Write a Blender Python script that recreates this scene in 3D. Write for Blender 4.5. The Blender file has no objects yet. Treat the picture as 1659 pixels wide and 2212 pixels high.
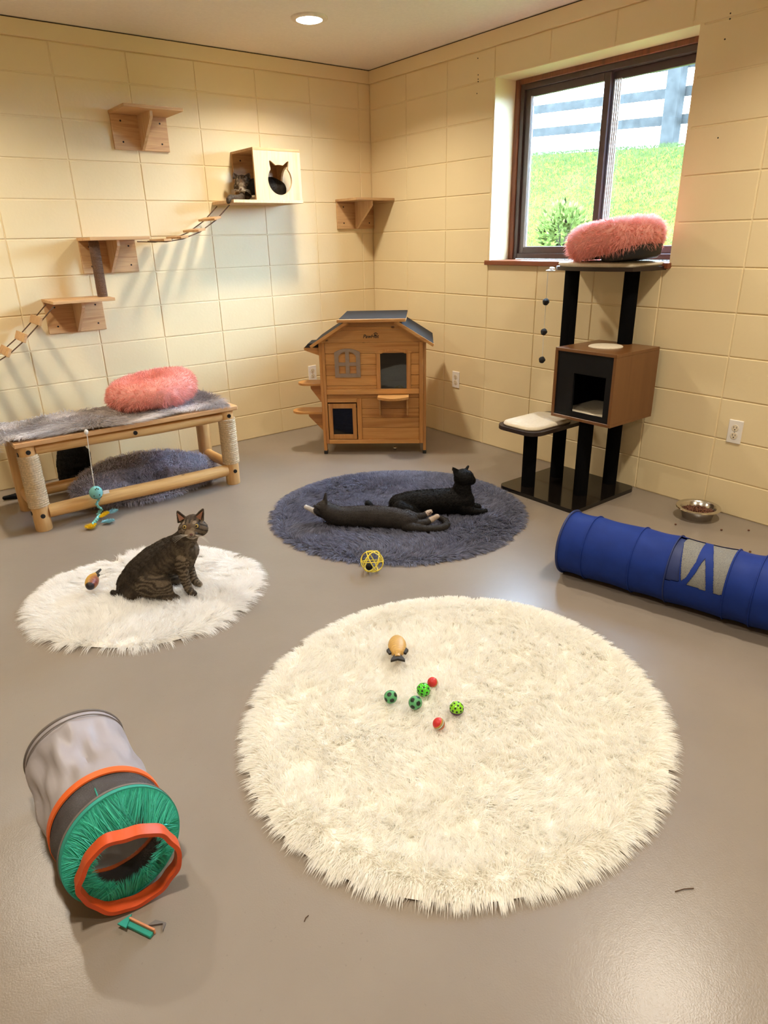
import bpy, math, random
import numpy as np
from mathutils import Vector, Matrix

# ------------------------------------------------------------------ camera, world, lamps, exposure
SC = bpy.context.scene
COL = SC.collection
PI = math.pi
rng = np.random.default_rng(7)
random.seed(7)

cam_d = bpy.data.cameras.new('camera')
cam = bpy.data.objects.new('camera', cam_d)
COL.objects.link(cam)
_R = Vector((0.78912175, -0.61384691, -0.02188211))
_U = Vector((0.24836687, 0.28629645, 0.92539086))
_F = Vector((0.56178355, 0.73568085, -0.37838199))
_m = Matrix((_R, _U, -_F)).transposed().to_4x4()
_m.translation = Vector((-3.34361567, -4.43255586, 1.36244270))
cam.matrix_world = _m
cam_d.sensor_fit = 'VERTICAL'
cam_d.sensor_height = 36.0
cam_d.lens = 1448.39 / 2212 * 36.0
cam_d.clip_start = 0.05
SC.camera = cam

SC.view_settings.view_transform = 'Standard'
SC.view_settings.look = 'None'
SC.view_settings.gamma = 1.0
SC.view_settings.use_curve_mapping = False
SC.view_settings.exposure = 0.60
SC.cycles.use_denoising = True
SC.cycles.max_bounces = 14
SC.cycles.diffuse_bounces = 9
SC.cycles.transmission_bounces = 10
SC.cycles.sample_clamp_indirect = 8.0

SKY = (0.56, 0.79, 1.12)
SKY_STRENGTH = 46.0
world = bpy.data.worlds.new('overcast_sky')
SC.world = world
world.use_nodes = True
_bg = world.node_tree.nodes['Background']
_bg.inputs[0].default_value = (*SKY, 1)
_bg.inputs[1].default_value = SKY_STRENGTH

LAMP_W = 15.0
LAMP_COL = (1.0, 0.90, 0.74)
LAMP_SPREAD = math.radians(142)
CEIL = 2.456
LAMPS = [(-1.0, -0.81), (-3.15, -0.80), (-0.85, -3.45), (-3.15, -3.45), (-2.0, -5.4)]

# ------------------------------------------------------------------ mesh helpers
class MB:
    def __init__(s): s.v = []; s.f = []
    def add(s, v, f):
        o = len(s.v); s.v.extend([tuple(p) for p in v]); s.f.extend([tuple(i + o for i in q) for q in f]); return s
    def box(s, x0, y0, z0, x1, y1, z1, b=0.0, M=None):
        if x0 > x1: x0, x1 = x1, x0
        if y0 > y1: y0, y1 = y1, y0
        if z0 > z1: z0, z1 = z1, z0
        b = min(b, (x1 - x0) * .45, (y1 - y0) * .45, (z1 - z0) * .45)
        if b <= 0:
            v = [(x, y, z) for x in (x0, x1) for y in (y0, y1) for z in (z0, z1)]
            f = [(0, 1, 3, 2), (4, 6, 7, 5), (0, 4, 5, 1), (2, 3, 7, 6), (0, 2, 6, 4), (1, 5, 7, 3)]
        else:
            v = []; idx = {}
            for i, x in enumerate((x0, x1)):
                for j, y in enumerate((y0, y1)):
                    for k, z in enumerate((z0, z1)):
                        sx, sy, sz = (1 - 2 * i) * b, (1 - 2 * j) * b, (1 - 2 * k) * b
                        idx[i, j, k] = len(v)
                        v += [(x, y + sy, z + sz), (x + sx, y, z + sz), (x + sx, y + sy, z)]
            I = lambda i, j, k, a: idx[i, j, k] + a
            f = []
            for i in (0, 1):
                q = [I(i, 0, 0, 0), I(i, 0, 1, 0), I(i, 1, 1, 0), I(i, 1, 0, 0)]; f.append(q if i == 0 else q[::-1])
                q = [I(0, i, 0, 1), I(1, i, 0, 1), I(1, i, 1, 1), I(0, i, 1, 1)]; f.append(q if i == 0 else q[::-1])
                q = [I(0, 0, i, 2), I(0, 1, i, 2), I(1, 1, i, 2), I(1, 0, i, 2)]; f.append(q if i == 0 else q[::-1])
            c = Vector(((x0 + x1) / 2, (y0 + y1) / 2, (z0 + z1) / 2))
            def face(q):
                p = [Vector(v[a]) for a in q]
                n = (p[1] - p[0]).cross(p[2] - p[0]); m = sum(p, Vector()) / len(p)
                f.append(q if n.dot(m - c) > 0 else q[::-1])
            for a in (0, 1):
                for d in (0, 1):
                    face([I(a, d, 0, 0), I(a, d, 0, 1), I(a, d, 1, 1), I(a, d, 1, 0)])
                    face([I(a, 0, d, 0), I(a, 0, d, 2), I(a, 1, d, 2), I(a, 1, d, 0)])
                    face([I(0, a, d, 1), I(0, a, d, 2), I(1, a, d, 2), I(1, a, d, 1)])
                    for e in (0, 1): face([I(a, d, e, 0), I(a, d, e, 1), I(a, d, e, 2)])
        if M is not None: v = [tuple(M @ Vector(p)) for p in v]
        return s.add(v, f)
    def frame(s, p0, p1, up=(0, 0, 1)):
        a = Vector(p1) - Vector(p0); a.normalize()
        u = a.cross(Vector(up))
        if u.length < 1e-4: u = a.cross(Vector((1, 0, 0)))
        u.normalize(); return a, u, a.cross(u)
    def cyl(s, p0, p1, r0, r1=None, n=20, cap=True):
        r1 = r0 if r1 is None else r1
        a, u, w = s.frame(p0, p1)
        v = []
        for p, r in ((p0, r0), (p1, r1)):
            for i in range(n):
                t = 2 * PI * i / n; v.append(tuple(Vector(p) + u * (r * math.cos(t)) + w * (r * math.sin(t))))
        f = [(i, i + n, (i + 1) % n + n, (i + 1) % n) for i in range(n)]
        if cap: f += [tuple(range(n)), tuple(range(2 * n - 1, n - 1, -1))]
        return s.add(v, f)
    def tube(s, pts, r, n=8, closed=False, cap=True):
        pts = [Vector(p) for p in pts]; m = len(pts)
        rs = r if hasattr(r, '__len__') else [r] * m
        v = []; pu = None
        for i, p in enumerate(pts):
            if closed: t = pts[(i + 1) % m] - pts[i - 1]
            else: t = pts[min(i + 1, m - 1)] - pts[max(i - 1, 0)]
            t.normalize()
            if pu is None:
                u = t.cross(Vector((0, 0, 1)))
                if u.length < 1e-3: u = t.cross(Vector((1, 0, 0)))
            else: u = pu - t * pu.dot(t)
            u.normalize(); pu = u; w = t.cross(u)
            for k in range(n):
                q = 2 * PI * k / n; v.append(tuple(p + u * (rs[i] * math.cos(q)) + w * (rs[i] * math.sin(q))))
        f = []
        for i in range(m if closed else m - 1):
            j = (i + 1) % m
            f += [(i * n + k, i * n + (k + 1) % n, j * n + (k + 1) % n, j * n + k) for k in range(n)]
        if cap and not closed: f += [tuple(range(n - 1, -1, -1)), tuple(range((m - 1) * n, m * n))]
        return s.add(v, f)
    def lathe(s, prof, c=(0, 0, 0), n=32, close=False):
        v = []; m = len(prof)
        for i in range(n):
            t = 2 * PI * i / n
            v += [(c[0] + r * math.cos(t), c[1] + r * math.sin(t), c[2] + z) for r, z in prof]
        f = []
        for i in range(n):
            j = (i + 1) % n
            f += [(i * m + k, j * m + k, j * m + k + 1, i * m + k + 1) for k in range(m - 1)]
        if prof[0][0] > 1e-6 and close: f.append(tuple(i * m for i in range(n - 1, -1, -1)))
        if prof[-1][0] > 1e-6 and close: f.append(tuple(i * m + m - 1 for i in range(n)))
        return s.add(v, f)
    def sphere(s, c, r, n=16, m=10, sc=(1, 1, 1), M=None):
        v = [(0, 0, 1)]; f = []
        for i in range(1, m):
            p = PI * i / m
            v += [(math.sin(p) * math.cos(2 * PI * k / n), math.sin(p) * math.sin(2 * PI * k / n), math.cos(p)) for k in range(n)]
        v.append((0, 0, -1)); L = len(v) - 1
        f += [(0, 1 + k, 1 + (k + 1) % n) for k in range(n)]
        for i in range(m - 2):
            a = 1 + i * n; b = a + n
            f += [(a + k, b + k, b + (k + 1) % n, a + (k + 1) % n) for k in range(n)]
        a = 1 + (m - 2) * n
        f += [(a + k, L, a + (k + 1) % n) for k in range(n)]
        v = [Vector((x * sc[0] * r, y * sc[1] * r, z * sc[2] * r)) for x, y, z in v]
        if M is not None: v = [M @ p for p in v]
        c = Vector(c)
        return s.add([tuple(p + c) for p in v], f)
    def prism(s, poly, axis, a0, a1):
        """2D polygon extruded along an axis: 'y' polygon is (x,z); 'x' polygon is (y,z); 'z' polygon is (x,y)."""
        def P(p, a):
            return (p[0], a, p[1]) if axis == 'y' else ((a, p[0], p[1]) if axis == 'x' else (p[0], p[1], a))
        n = len(poly)
        v = [P(p, a0) for p in poly] + [P(p, a1) for p in poly]
        f = [tuple(range(n)), tuple(range(2 * n - 1, n - 1, -1))] + [(i, i + n, (i + 1) % n + n, (i + 1) % n) for i in range(n)]
        return s.add(v, f)
    def holed(s, rect, hole, axis, a0, a1):
        """rectangle (u0,w0,u1,w1) with a star-shaped hole (list of points), extruded along an axis."""
        u0, w0, u1, w1 = rect
        cu = sum(p[0] for p in hole) / len(hole); cw = sum(p[1] for p in hole) / len(hole)
        ang = lambda p: math.atan2(p[1] - cw, p[0] - cu)
        H = sorted(hole, key=ang)
        def hit(t):
            dx, dy = math.cos(t), math.sin(t); k = 1e9
            if dx > 1e-9: k = min(k, (u1 - cu) / dx)
            if dx < -1e-9: k = min(k, (u0 - cu) / dx)
            if dy > 1e-9: k = min(k, (w1 - cw) / dy)
            if dy < -1e-9: k = min(k, (w0 - cw) / dy)
            return (cu + dx * k, cw + dy * k)
        ent = [(ang(p), p, hit(ang(p))) for p in H]
        for c in ((u0, w0), (u1, w0), (u1, w1), (u0, w1)):
            t = ang(c); m = len(ent)
            # interpolate hole at that angle
            prev = max([e for e in ent if e[0] <= t] or [ent[-1]], key=lambda e: e[0] if e[0] <= t else -9)
            nxt = min([e for e in ent if e[0] > t] or [ent[0]], key=lambda e: e[0] if e[0] > t else 9)
            ta, tb = prev[0], nxt[0]
            if tb <= ta: tb += 2 * PI
            tt = t if t >= ta else t + 2 * PI
            k = (tt - ta) / max(tb - ta, 1e-9)
            ent.append((t, (prev[1][0] * (1 - k) + nxt[1][0] * k, prev[1][1] * (1 - k) + nxt[1][1] * k), c))
        ent.sort(key=lambda e: e[0])
        def P(p, a):
            return (p[0], a, p[1]) if axis == 'y' else ((a, p[0], p[1]) if axis == 'x' else (p[0], p[1], a))
        n = len(ent); v = []
        for a in (a0, a1): v += [P(e[1], a) for e in ent] + [P(e[2], a) for e in ent]
        f = []
        for i in range(n):
            j = (i + 1) % n
            f += [(i, j, n + j, n + i), (2 * n + i, 3 * n + i, 3 * n + j, 2 * n + j), (i, 2 * n + i, 2 * n + j, j), (n + i, n + j, 3 * n + j, 3 * n + i)]
        return s.add(v, f)
    def mesh(s, name, smooth=None):
        me = bpy.data.meshes.new(name)
        me.from_pydata(s.v, [], s.f); me.update()
        import bmesh
        bm = bmesh.new(); bm.from_mesh(me); bmesh.ops.recalc_face_normals(bm, faces=bm.faces); bm.to_mesh(me); bm.free()
        if smooth is not None:
            me.shade_smooth(); me.set_sharp_from_angle(angle=math.radians(smooth))
        return me

def link(name, me, mat=None, parent=None, loc=None, rot=None):
    o = bpy.data.objects.new(name, me); COL.objects.link(o)
    if mat is not None:
        for m in (mat if isinstance(mat, (list, tuple)) else [mat]): me.materials.append(m)
    if parent is not None: o.parent = parent
    if loc is not None: o.location = loc
    if rot is not None: o.rotation_euler = rot
    return o
def part(name, mb, mat, parent, smooth=None, label=None):
    o = link(name, mb.mesh(name, smooth), mat, parent)
    if label: o['label'] = label
    return o
def tag(o, label=None, cat=None, group=None, kind=None):
    if label: o['label'] = label
    if cat: o['category'] = cat
    if group: o['group'] = group
    if kind: o['kind'] = kind
    return o
def thing(name, label, cat, loc=(0, 0, 0), rotz=0.0, group=None):
    o = bpy.data.objects.new(name, None); COL.objects.link(o); o.empty_display_size = .05
    o.location = loc; o.rotation_euler = (0, 0, rotz)
    return tag(o, label, cat, group)
def dup(o, loc=None, label=None, parent=None):
    c = o.copy(); COL.objects.link(c)
    if parent is not None: c.parent = parent
    if loc is not None: c.location = loc
    if label: c['label'] = label
    for ch in list(o.children): dup(ch, parent=c)
    return c

# ------------------------------------------------------------------ materials
def srgb(r, g, b):
    f = lambda c: c / 12.92 if c <= .04045 else ((c + .055) / 1.055) ** 2.4
    return (f(r / 255), f(g / 255), f(b / 255), 1)
class NT:
    def __init__(s, name):
        s.m = bpy.data.materials.new(name); s.m.use_nodes = True; s.t = s.m.node_tree
        s.b = s.t.nodes['Principled BSDF']; s.out = s.t.nodes['Material Output']
    def n(s, typ, **kw):
        o = s.t.nodes.new(typ)
        for k, v in kw.items(): setattr(o, k, v)
        return o
    def l(s, a, b): s.t.links.new(a, b)
    def coord(s, scale=(1, 1, 1), rot=(0, 0, 0), kind='Object'):
        tc = s.n('ShaderNodeTexCoord'); mp = s.n('ShaderNodeMapping')
        mp.inputs['Scale'].default_value = scale; mp.inputs['Rotation'].default_value = rot
        s.l(tc.outputs[kind], mp.inputs[0]); return mp.outputs[0]
    def noise(s, co, scale, detail=4, rough=.55, dist=0):
        n = s.n('ShaderNodeTexNoise'); n.inputs['Scale'].default_value = scale; n.inputs['Detail'].default_value = detail
        n.inputs['Roughness'].default_value = rough; n.inputs['Distortion'].default_value = dist
        s.l(co, n.inputs['Vector']); return n.outputs['Fac']
    def ramp(s, fac, stops):
        r = s.n('ShaderNodeValToRGB'); e = r.color_ramp.elements
        while len(e) < len(stops): e.new(.5)
        for i, (p, c) in enumerate(stops): e[i].position = p; e[i].color = c
        s.l(fac, r.inputs[0]); return r.outputs[0]
    def mix(s, fac, a, b, mode='MIX'):
        m = s.n('ShaderNodeMix', data_type='RGBA', blend_type=mode)
        if isinstance(fac, (int, float)): m.inputs[0].default_value = fac
        else: s.l(fac, m.inputs[0])
        for i, c in ((6, a), (7, b)):
            if isinstance(c, tuple): m.inputs[i].default_value = c
            else: s.l(c, m.inputs[i])
        return m.outputs[2]
    def bump(s, h, strength=.3, dist=.002):
        b = s.n('ShaderNodeBump'); b.inputs['Strength'].default_value = strength; b.inputs['Distance'].default_value = dist
        s.l(h, b.inputs['Height']); s.l(b.outputs[0], s.b.inputs['Normal'])
    def base(s, c):
        if isinstance(c, tuple): s.b.inputs['Base Color'].default_value = c
        else: s.l(c, s.b.inputs['Base Color'])
    def set(s, **kw):
        for k, v in kw.items(): s.b.inputs[k.replace('_', ' ')].default_value = v
        return s
def plain(name, c, rough=.5, metal=0., var=.08, scale=30, bump=0., spec=.5):
    t = NT(name); co = t.coord()
    nz = t.noise(co, scale)
    d = tuple(max(0, x * (1 - var)) for x in c[:3]) + (1,); u = tuple(min(1, x * (1 + var)) for x in c[:3]) + (1,)
    t.base(t.ramp(nz, [(.3, d), (.7, u)])); t.set(Roughness=rough, Metallic=metal, Specular_IOR_Level=spec)
    if bump: t.bump(t.noise(co, scale * 6, 3), bump, .002)
    return t.m
def wood(name, light, dark, axis='X', rough=.45, scale=1.0, knots=True):
    t = NT(name)
    st = {'X': (.6, 9, 9), 'Y': (9, .6, 9), 'Z': (9, 9, .6)}[axis]
    st = tuple(a * scale for a in st)
    co = t.coord(st)
    oi = t.n('ShaderNodeObjectInfo')
    ad = t.n('ShaderNodeVectorMath', operation='ADD'); cm = t.n('ShaderNodeCombineXYZ')
    ml = t.n('ShaderNodeMath', operation='MULTIPLY'); ml.inputs[1].default_value = 37.0
    t.l(oi.outputs['Random'], ml.inputs[0])
    for i in range(3): t.l(ml.outputs[0], cm.inputs[i])
    t.l(co, ad.inputs[0]); t.l(cm.outputs[0], ad.inputs[1]); co = ad.outputs[0]
    g = t.noise(co, 1.6, 3, .5, 1.2); fine = t.noise(co, 9, 3, .6)
    c = t.ramp(g, [(.32, dark), (.5, light), (.62, tuple(.5 * (a + b) for a, b in zip(light, dark))), (.7, light)])
    c = t.mix(.25, c, t.ramp(fine, [(.35, dark), (.65, light)]))
    if knots:
        st2 = {'X': (.6, 1, 1), 'Y': (1, .6, 1), 'Z': (1, 1, .6)}[axis]
        ad2 = t.n('ShaderNodeVectorMath', operation='ADD'); t.l(t.coord(st2), ad2.inputs[0]); t.l(cm.outputs[0], ad2.inputs[1])
        k = t.n('ShaderNodeTexVoronoi'); k.inputs['Scale'].default_value = 11.0; t.l(ad2.outputs[0], k.inputs['Vector'])
        sp = t.n('ShaderNodeSeparateColor'); t.l(k.outputs['Color'], sp.inputs[0])
        gt_ = t.n('ShaderNodeMath', operation='GREATER_THAN'); gt_.inputs[1].default_value = .72; t.l(sp.outputs[0], gt_.inputs[0])
        kd = tuple(x * .30 for x in dark[:3]) + (1,)
        mk = t.n('ShaderNodeMath', operation='MULTIPLY'); t.l(gt_.outputs[0], mk.inputs[1])
        t.l(t.ramp(k.outputs['Distance'], [(.045, (1, 1, 1, 1)), (.10, (0, 0, 0, 1))]), mk.inputs[0]); kr = mk.outputs[0]
        c = t.mix(kr, c, kd)
    hv = t.n('ShaderNodeHueSaturation'); t.l(c, hv.inputs['Color'])
    mr = t.n('ShaderNodeMapRange'); mr.inputs[3].default_value = .86; mr.inputs[4].default_value = 1.12
    t.l(oi.outputs['Random'], mr.inputs[0]); t.l(mr.outputs[0], hv.inputs['Value'])
    t.base(hv.outputs[0]); t.set(Roughness=rough); t.bump(fine, .12, .001)
    return t.m
def furmat(name, rough=.75, trans=.35, gloss=0.):
    t = NT(name)
    a = t.n('ShaderNodeAttribute', attribute_name='Col')
    t.l(a.outputs['Color'], t.b.inputs['Base Color']); t.set(Roughness=rough, Specular_IOR_Level=.25 + gloss)
    tr = t.n('ShaderNodeBsdfTranslucent'); t.l(a.outputs['Color'], tr.inputs['Color'])
    mx = t.n('ShaderNodeMixShader'); mx.inputs[0].default_value = trans
    t.l(t.b.outputs[0], mx.inputs[1]); t.l(tr.outputs[0], mx.inputs[2]); t.l(mx.outputs[0], t.out.inputs[0])
    return t.m

def wall_paint():
    t = NT('cream_wall_paint'); co = t.coord()
    big = t.noise(co, 1.3, 3)
    c = t.ramp(big, [(.3, (.76, .625, .375, 1)), (.7, (.81, .675, .42, 1))])
    t.base(c); t.set(Roughness=.42, Specular_IOR_Level=.35)
    f = t.noise(co, 60, 4); g = t.noise(co, 9, 3)
    m = t.n('ShaderNodeMath', operation='ADD'); t.l(f, m.inputs[0]); t.l(g, m.inputs[1])
    t.bump(m.outputs[0], .35, .0015)
    return t.m
def floor_mat():
    t = NT('polished_concrete'); co = t.coord()
    a = t.noise(co, .9, 5, .6, .4); b = t.noise(co, 5, 5, .6); s = t.noise(co, 42, 4)
    c = t.ramp(a, [(.3, (.212, .175, .142, 1)), (.7, (.265, .222, .182, 1))])
    c = t.mix(.22, c, t.ramp(b, [(.25, (.20, .165, .134, 1)), (.75, (.28, .236, .194, 1))]))
    sp = t.ramp(t.noise(co, 95, 2, .5), [(.26, (0, 0, 0, 1)), (.3, (1, 1, 1, 1))])
    c = t.mix(1.0, c, t.mix(.12, (1, 1, 1, 1), sp), 'MULTIPLY')
    t.base(c)
    rr = t.n('ShaderNodeMapRange'); rr.inputs[3].default_value = .25; rr.inputs[4].default_value = .33
    t.l(a, rr.inputs[0]); t.l(rr.outputs[0], t.b.inputs['Roughness']); t.set(Specular_IOR_Level=.5)
    m = t.n('ShaderNodeMath', operation='ADD'); t.l(s, m.inputs[0]); t.l(t.noise(co, 260, 2), m.inputs[1])
    t.bump(m.outputs[0], .22, .0012)
    return t.m
M = {}
M['wall'] = wall_paint()
M['floor'] = floor_mat()
M['ceiling'] = plain('white_ceiling_paint', (.84, .80, .75, 1), .9, var=.03, scale=60, bump=.4, spec=.1)
M['gap_shade'] = plain('gap_shade', (.03, .018, .01, 1), .9)
M['pine'] = wood('pale_pine', (.60, .375, .175, 1), (.40, .205, .085, 1), 'X', .5, 1.6, knots=False)
M['pine_z'] = wood('pale_pine_upright', (.70, .50, .29, 1), (.55, .34, .17, 1), 'Z', .5, 1.6, knots=False)
M['house'] = wood('honey_fir', (.56, .275, .078, 1), (.37, .145, .032, 1), 'X', .4, 1.2)
M['house_z'] = wood('honey_fir_upright', (.52, .245, .067, 1), (.35, .132, .029, 1), 'Z', .4, 1.2)
M['house_y'] = wood('honey_fir_deep', (.56, .30, .095, 1), (.40, .175, .043, 1), 'Y', .4, 1.2)
M['log'] = wood('peeled_log', (.66, .40, .15, 1), (.47, .235, .07, 1), 'X', .42, 1.0)
M['log_z'] = wood('peeled_log_upright', (.66, .405, .165, 1), (.50, .26, .085, 1), 'Z', .42, 1.0)
M['log_y'] = wood('peeled_log_deep', (.60, .34, .115, 1), (.44, .21, .06, 1), 'Y', .42, 1.0)
M['board'] = wood('bench_board', (.66, .38, .17, 1), (.50, .25, .09, 1), 'X', .45, 1.2, knots=False)
M['redwood'] = wood('stained_casing', (.21, .062, .022, 1), (.10, .028, .012, 1), 'Z', .45, 1.5, knots=False)
M['redwood_y'] = wood('stained_sill', (.23, .07, .025, 1), (.12, .034, .014, 1), 'Y', .4, 1.5, knots=False)
M['bronze'] = plain('bronze_vinyl', (.06, .034, .032, 1), .4)
M['track'] = plain('aluminium_track', (.50, .50, .52, 1), .45, .3)
M['black_bolt'] = plain('black_bolt', (.01, .01, .012, 1), .35, .4)
M['felt'] = plain('black_roof_felt', (.012, .012, .014, 1), .85, var=.4, scale=300, bump=.5)
M['black_plastic'] = plain('black_plastic', (.012, .012, .012, 1), .5)
M['grey_decor'] = plain('taupe_decor_paint', (.27, .19, .128, 1), .6, var=.12)
M['plate'] = plain('outlet_plastic', (.80, .76, .70, 1), .35, var=.02)
M['plate_in'] = plain('outlet_face', (.72, .62, .46, 1), .4, var=.02)
M['slot'] = plain('slot', (.02, .015, .01, 1), .7)
M['sisal'] = plain('sisal_rope', (.62, .47, .29, 1), .9, var=.25, scale=120, bump=.8)
M['sisal_dark'] = plain('brown_sisal', (.17, .095, .055, 1), .95, var=.35, scale=160, bump=.9)
M['twine'] = plain('brown_twine', (.10, .05, .022, 1), .9, var=.3)
M['white_string'] = plain('white_string', (.7, .68, .62, 1), .8)
M['carpet_black'] = plain('black_carpet_post', (.004, .004, .0045, 1), .95, var=.3, scale=400, bump=.5, spec=.05)
M['gloss_base'] = plain('espresso_laminate', (.008, .006, .005, 1), .09)
M['espresso'] = plain('espresso_edge', (.020, .010, .007, 1), .35)
M['brown_lam'] = wood('walnut_laminate', (.165, .070, .021, 1), (.13, .050, .014, 1), 'Z', .33, .5, knots=False)
M['cube_black'] = plain('black_panel', (.004, .004, .005, 1), .6, spec=.2)
M['plush'] = plain('cream_plush', (.70, .62, .48, 1), .95, var=.06, scale=80, bump=.7, spec=.1)
M['pompom'] = plain('black_pompom', (.008, .008, .010, 1), .6, var=.4, scale=200, bump=1.)
M['steel'] = plain('stainless_steel', (.62, .59, .55, 1), .22, 1., var=.04)
M['kibble'] = plain('kibble', (.13, .045, .02, 1), .7, var=.4, scale=90, bump=.5)
M['blue'] = plain('royal_blue_nylon', (.006, .027, .20, 1), .6, var=.10, scale=12, spec=.2)
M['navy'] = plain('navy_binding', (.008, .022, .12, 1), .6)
M['grey_nylon'] = plain('grey_nylon', (.35, .325, .35, 1), .42, var=.05, scale=8)
M['orange'] = plain('orange_nylon', (.74, .125, .018, 1), .5, var=.06, scale=20)
M['orange_dark'] = plain('burnt_orange_nylon', (.62, .075, .012, 1), .45, var=.08, scale=20)
M['rim_grey'] = plain('grey_rim', (.15, .13, .12, 1), .6)
M['teal_band'] = plain('teal_band', (.02, .30, .24, 1), .6)
M['teal_plush'] = plain('teal_plush', (.16, .42, .40, 1), .8, var=.08)
M['yellow'] = plain('yellow_plastic', (.80, .66, .07, 1), .35, var=.03)
M['yellow_feather'] = plain('yellow_feather', (.80, .55, .02, 1), .8)
M['aqua_feather'] = plain('aqua_feather', (.25, .52, .58, 1), .8)
M['fish_gold'] = None
M['backing'] = plain('rug_backing', (.30, .26, .21, 1), .9)
M['backing_cream'] = plain('cream_rug_backing', (.90, .88, .83, 1), .9)
M['backing_dark'] = plain('rug_backing_dark', (.06, .06, .08, 1), .9)
M['fur'] = furmat('pile_fur', .85, .42, -.15)
M['lawn'] = furmat('lawn_blades', .9, .40, -.25)
M['catfur'] = furmat('cat_fur', .8, .05, -.20)
M['pink_nose'] = plain('brown_nose', (.10, .035, .025, 1), .5)
M['eye'] = plain('amber_iris', (.36, .25, .075, 1), .12, var=.2, scale=400)
M['pupil'] = plain('pupil', (.004, .004, .004, 1), .08)
M['eye_rim'] = plain('eye_rim', (.012, .009, .007, 1), .4)
M['ear_in'] = plain('inner_ear', (.30, .14, .09, 1), .8)
M['whisker'] = plain('whisker', (.85, .82, .76, 1), .4)
M['leaf'] = plain('shrub_leaf', (.035, .060, .010, 1), .5, var=.5, scale=14)
M['stem'] = plain('shrub_stem', (.03, .02, .01, 1), .8)
M['fence'] = plain('weathered_grey_timber', (.021, .021, .019, 1), .9, var=.25, scale=9, spec=.05)
M['soil'] = plain('lawn_soil', (.046, .058, .008, 1), .95, var=.3, scale=5, spec=0)
M['stone'] = plain('edging_stone', (.064, .058, .048, 1), .9, var=.3, scale=12, bump=.6, spec=.1)
M['concrete'] = plain('outer_concrete', (.10, .096, .09, 1), .9)
def glass(name, tint=(1, 1, 1, 1), refl=.06):
    t = NT(name)
    tr = t.n('ShaderNodeBsdfTransparent'); tr.inputs[0].default_value = tint
    gl = t.n('ShaderNodeBsdfGlossy'); gl.inputs['Roughness'].default_value = .02
    lw = t.n('ShaderNodeLayerWeight'); lw.inputs['Blend'].default_value = .5
    pw = t.n('ShaderNodeMath', operation='POWER'); pw.inputs[1].default_value = 5.0; t.l(lw.outputs['Facing'], pw.inputs[0])
    ma = t.n('ShaderNodeMath', operation='MULTIPLY_ADD'); ma.inputs[1].default_value = .9; ma.inputs[2].default_value = refl; t.l(pw.outputs[0], ma.inputs[0])
    mx = t.n('ShaderNodeMixShader'); t.l(ma.outputs[0], mx.inputs[0]); t.l(tr.outputs[0], mx.inputs[1]); t.l(gl.outputs[0], mx.inputs[2])
    t.l(mx.outputs[0], t.out.inputs[0]); return t.m
M['glass'] = glass('window_glass', (.96, .98, .97, 1), .03)
M['smoke'] = glass('smoked_acrylic', (.22, .22, .22, 1))
def lampmat():
    t = NT('lamp_diffuser'); e = t.n('ShaderNodeEmission'); e.inputs[0].default_value = (1, .9, .74, 1); e.inputs[1].default_value = 14
    t.l(e.outputs[0], t.out.inputs[0]); return t.m
M['lamp'] = lampmat()
M['lamp_ring'] = plain('white_lamp_ring', (.8, .74, .66, 1), .4)
def netting(name, c, hole):
    t = NT(name); t.base(c); t.set(Roughness=.7)
    co = t.coord((620, 620, 620)); ck = t.n('ShaderNodeTexVoronoi'); ck.inputs['Scale'].default_value = 1.0; t.l(co, ck.inputs['Vector'])
    r = t.ramp(ck.outputs['Distance'], [(.30, (hole, hole, hole, 1)), (.45, (0, 0, 0, 1))])
    tr = t.n('ShaderNodeBsdfTransparent'); mx = t.n('ShaderNodeMixShader')
    t.l(r, mx.inputs[0]); t.l(t.b.outputs[0], mx.inputs[1]); t.l(tr.outputs[0], mx.inputs[2]); t.l(mx.outputs[0], t.out.inputs[0]); return t.m
M['netting'] = netting('grey_netting', (.20, .20, .19, 1), .55)
M['dark_netting'] = netting('dark_netting', (.055, .05, .055, 1), .35)
def attrmat(name, rough=.6, spec=.3):
    t = NT(name); a = t.n('ShaderNodeAttribute', attribute_name='Col'); co = t.coord()
    nz = t.noise(co, 90, 3)
    c = t.mix(1., a.outputs['Color'], t.ramp(nz, [(.3, (.8, .8, .8, 1)), (.7, (1, 1, 1, 1))]), 'MULTIPLY')
    t.base(c); t.set(Roughness=rough, Specular_IOR_Level=spec); t.bump(t.noise(co, 300, 2), .3, .001); return t.m
M['catskin'] = attrmat('cat_coat', .65, .2)
M['toyprint'] = attrmat('printed_toy', .45, .4)

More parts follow.
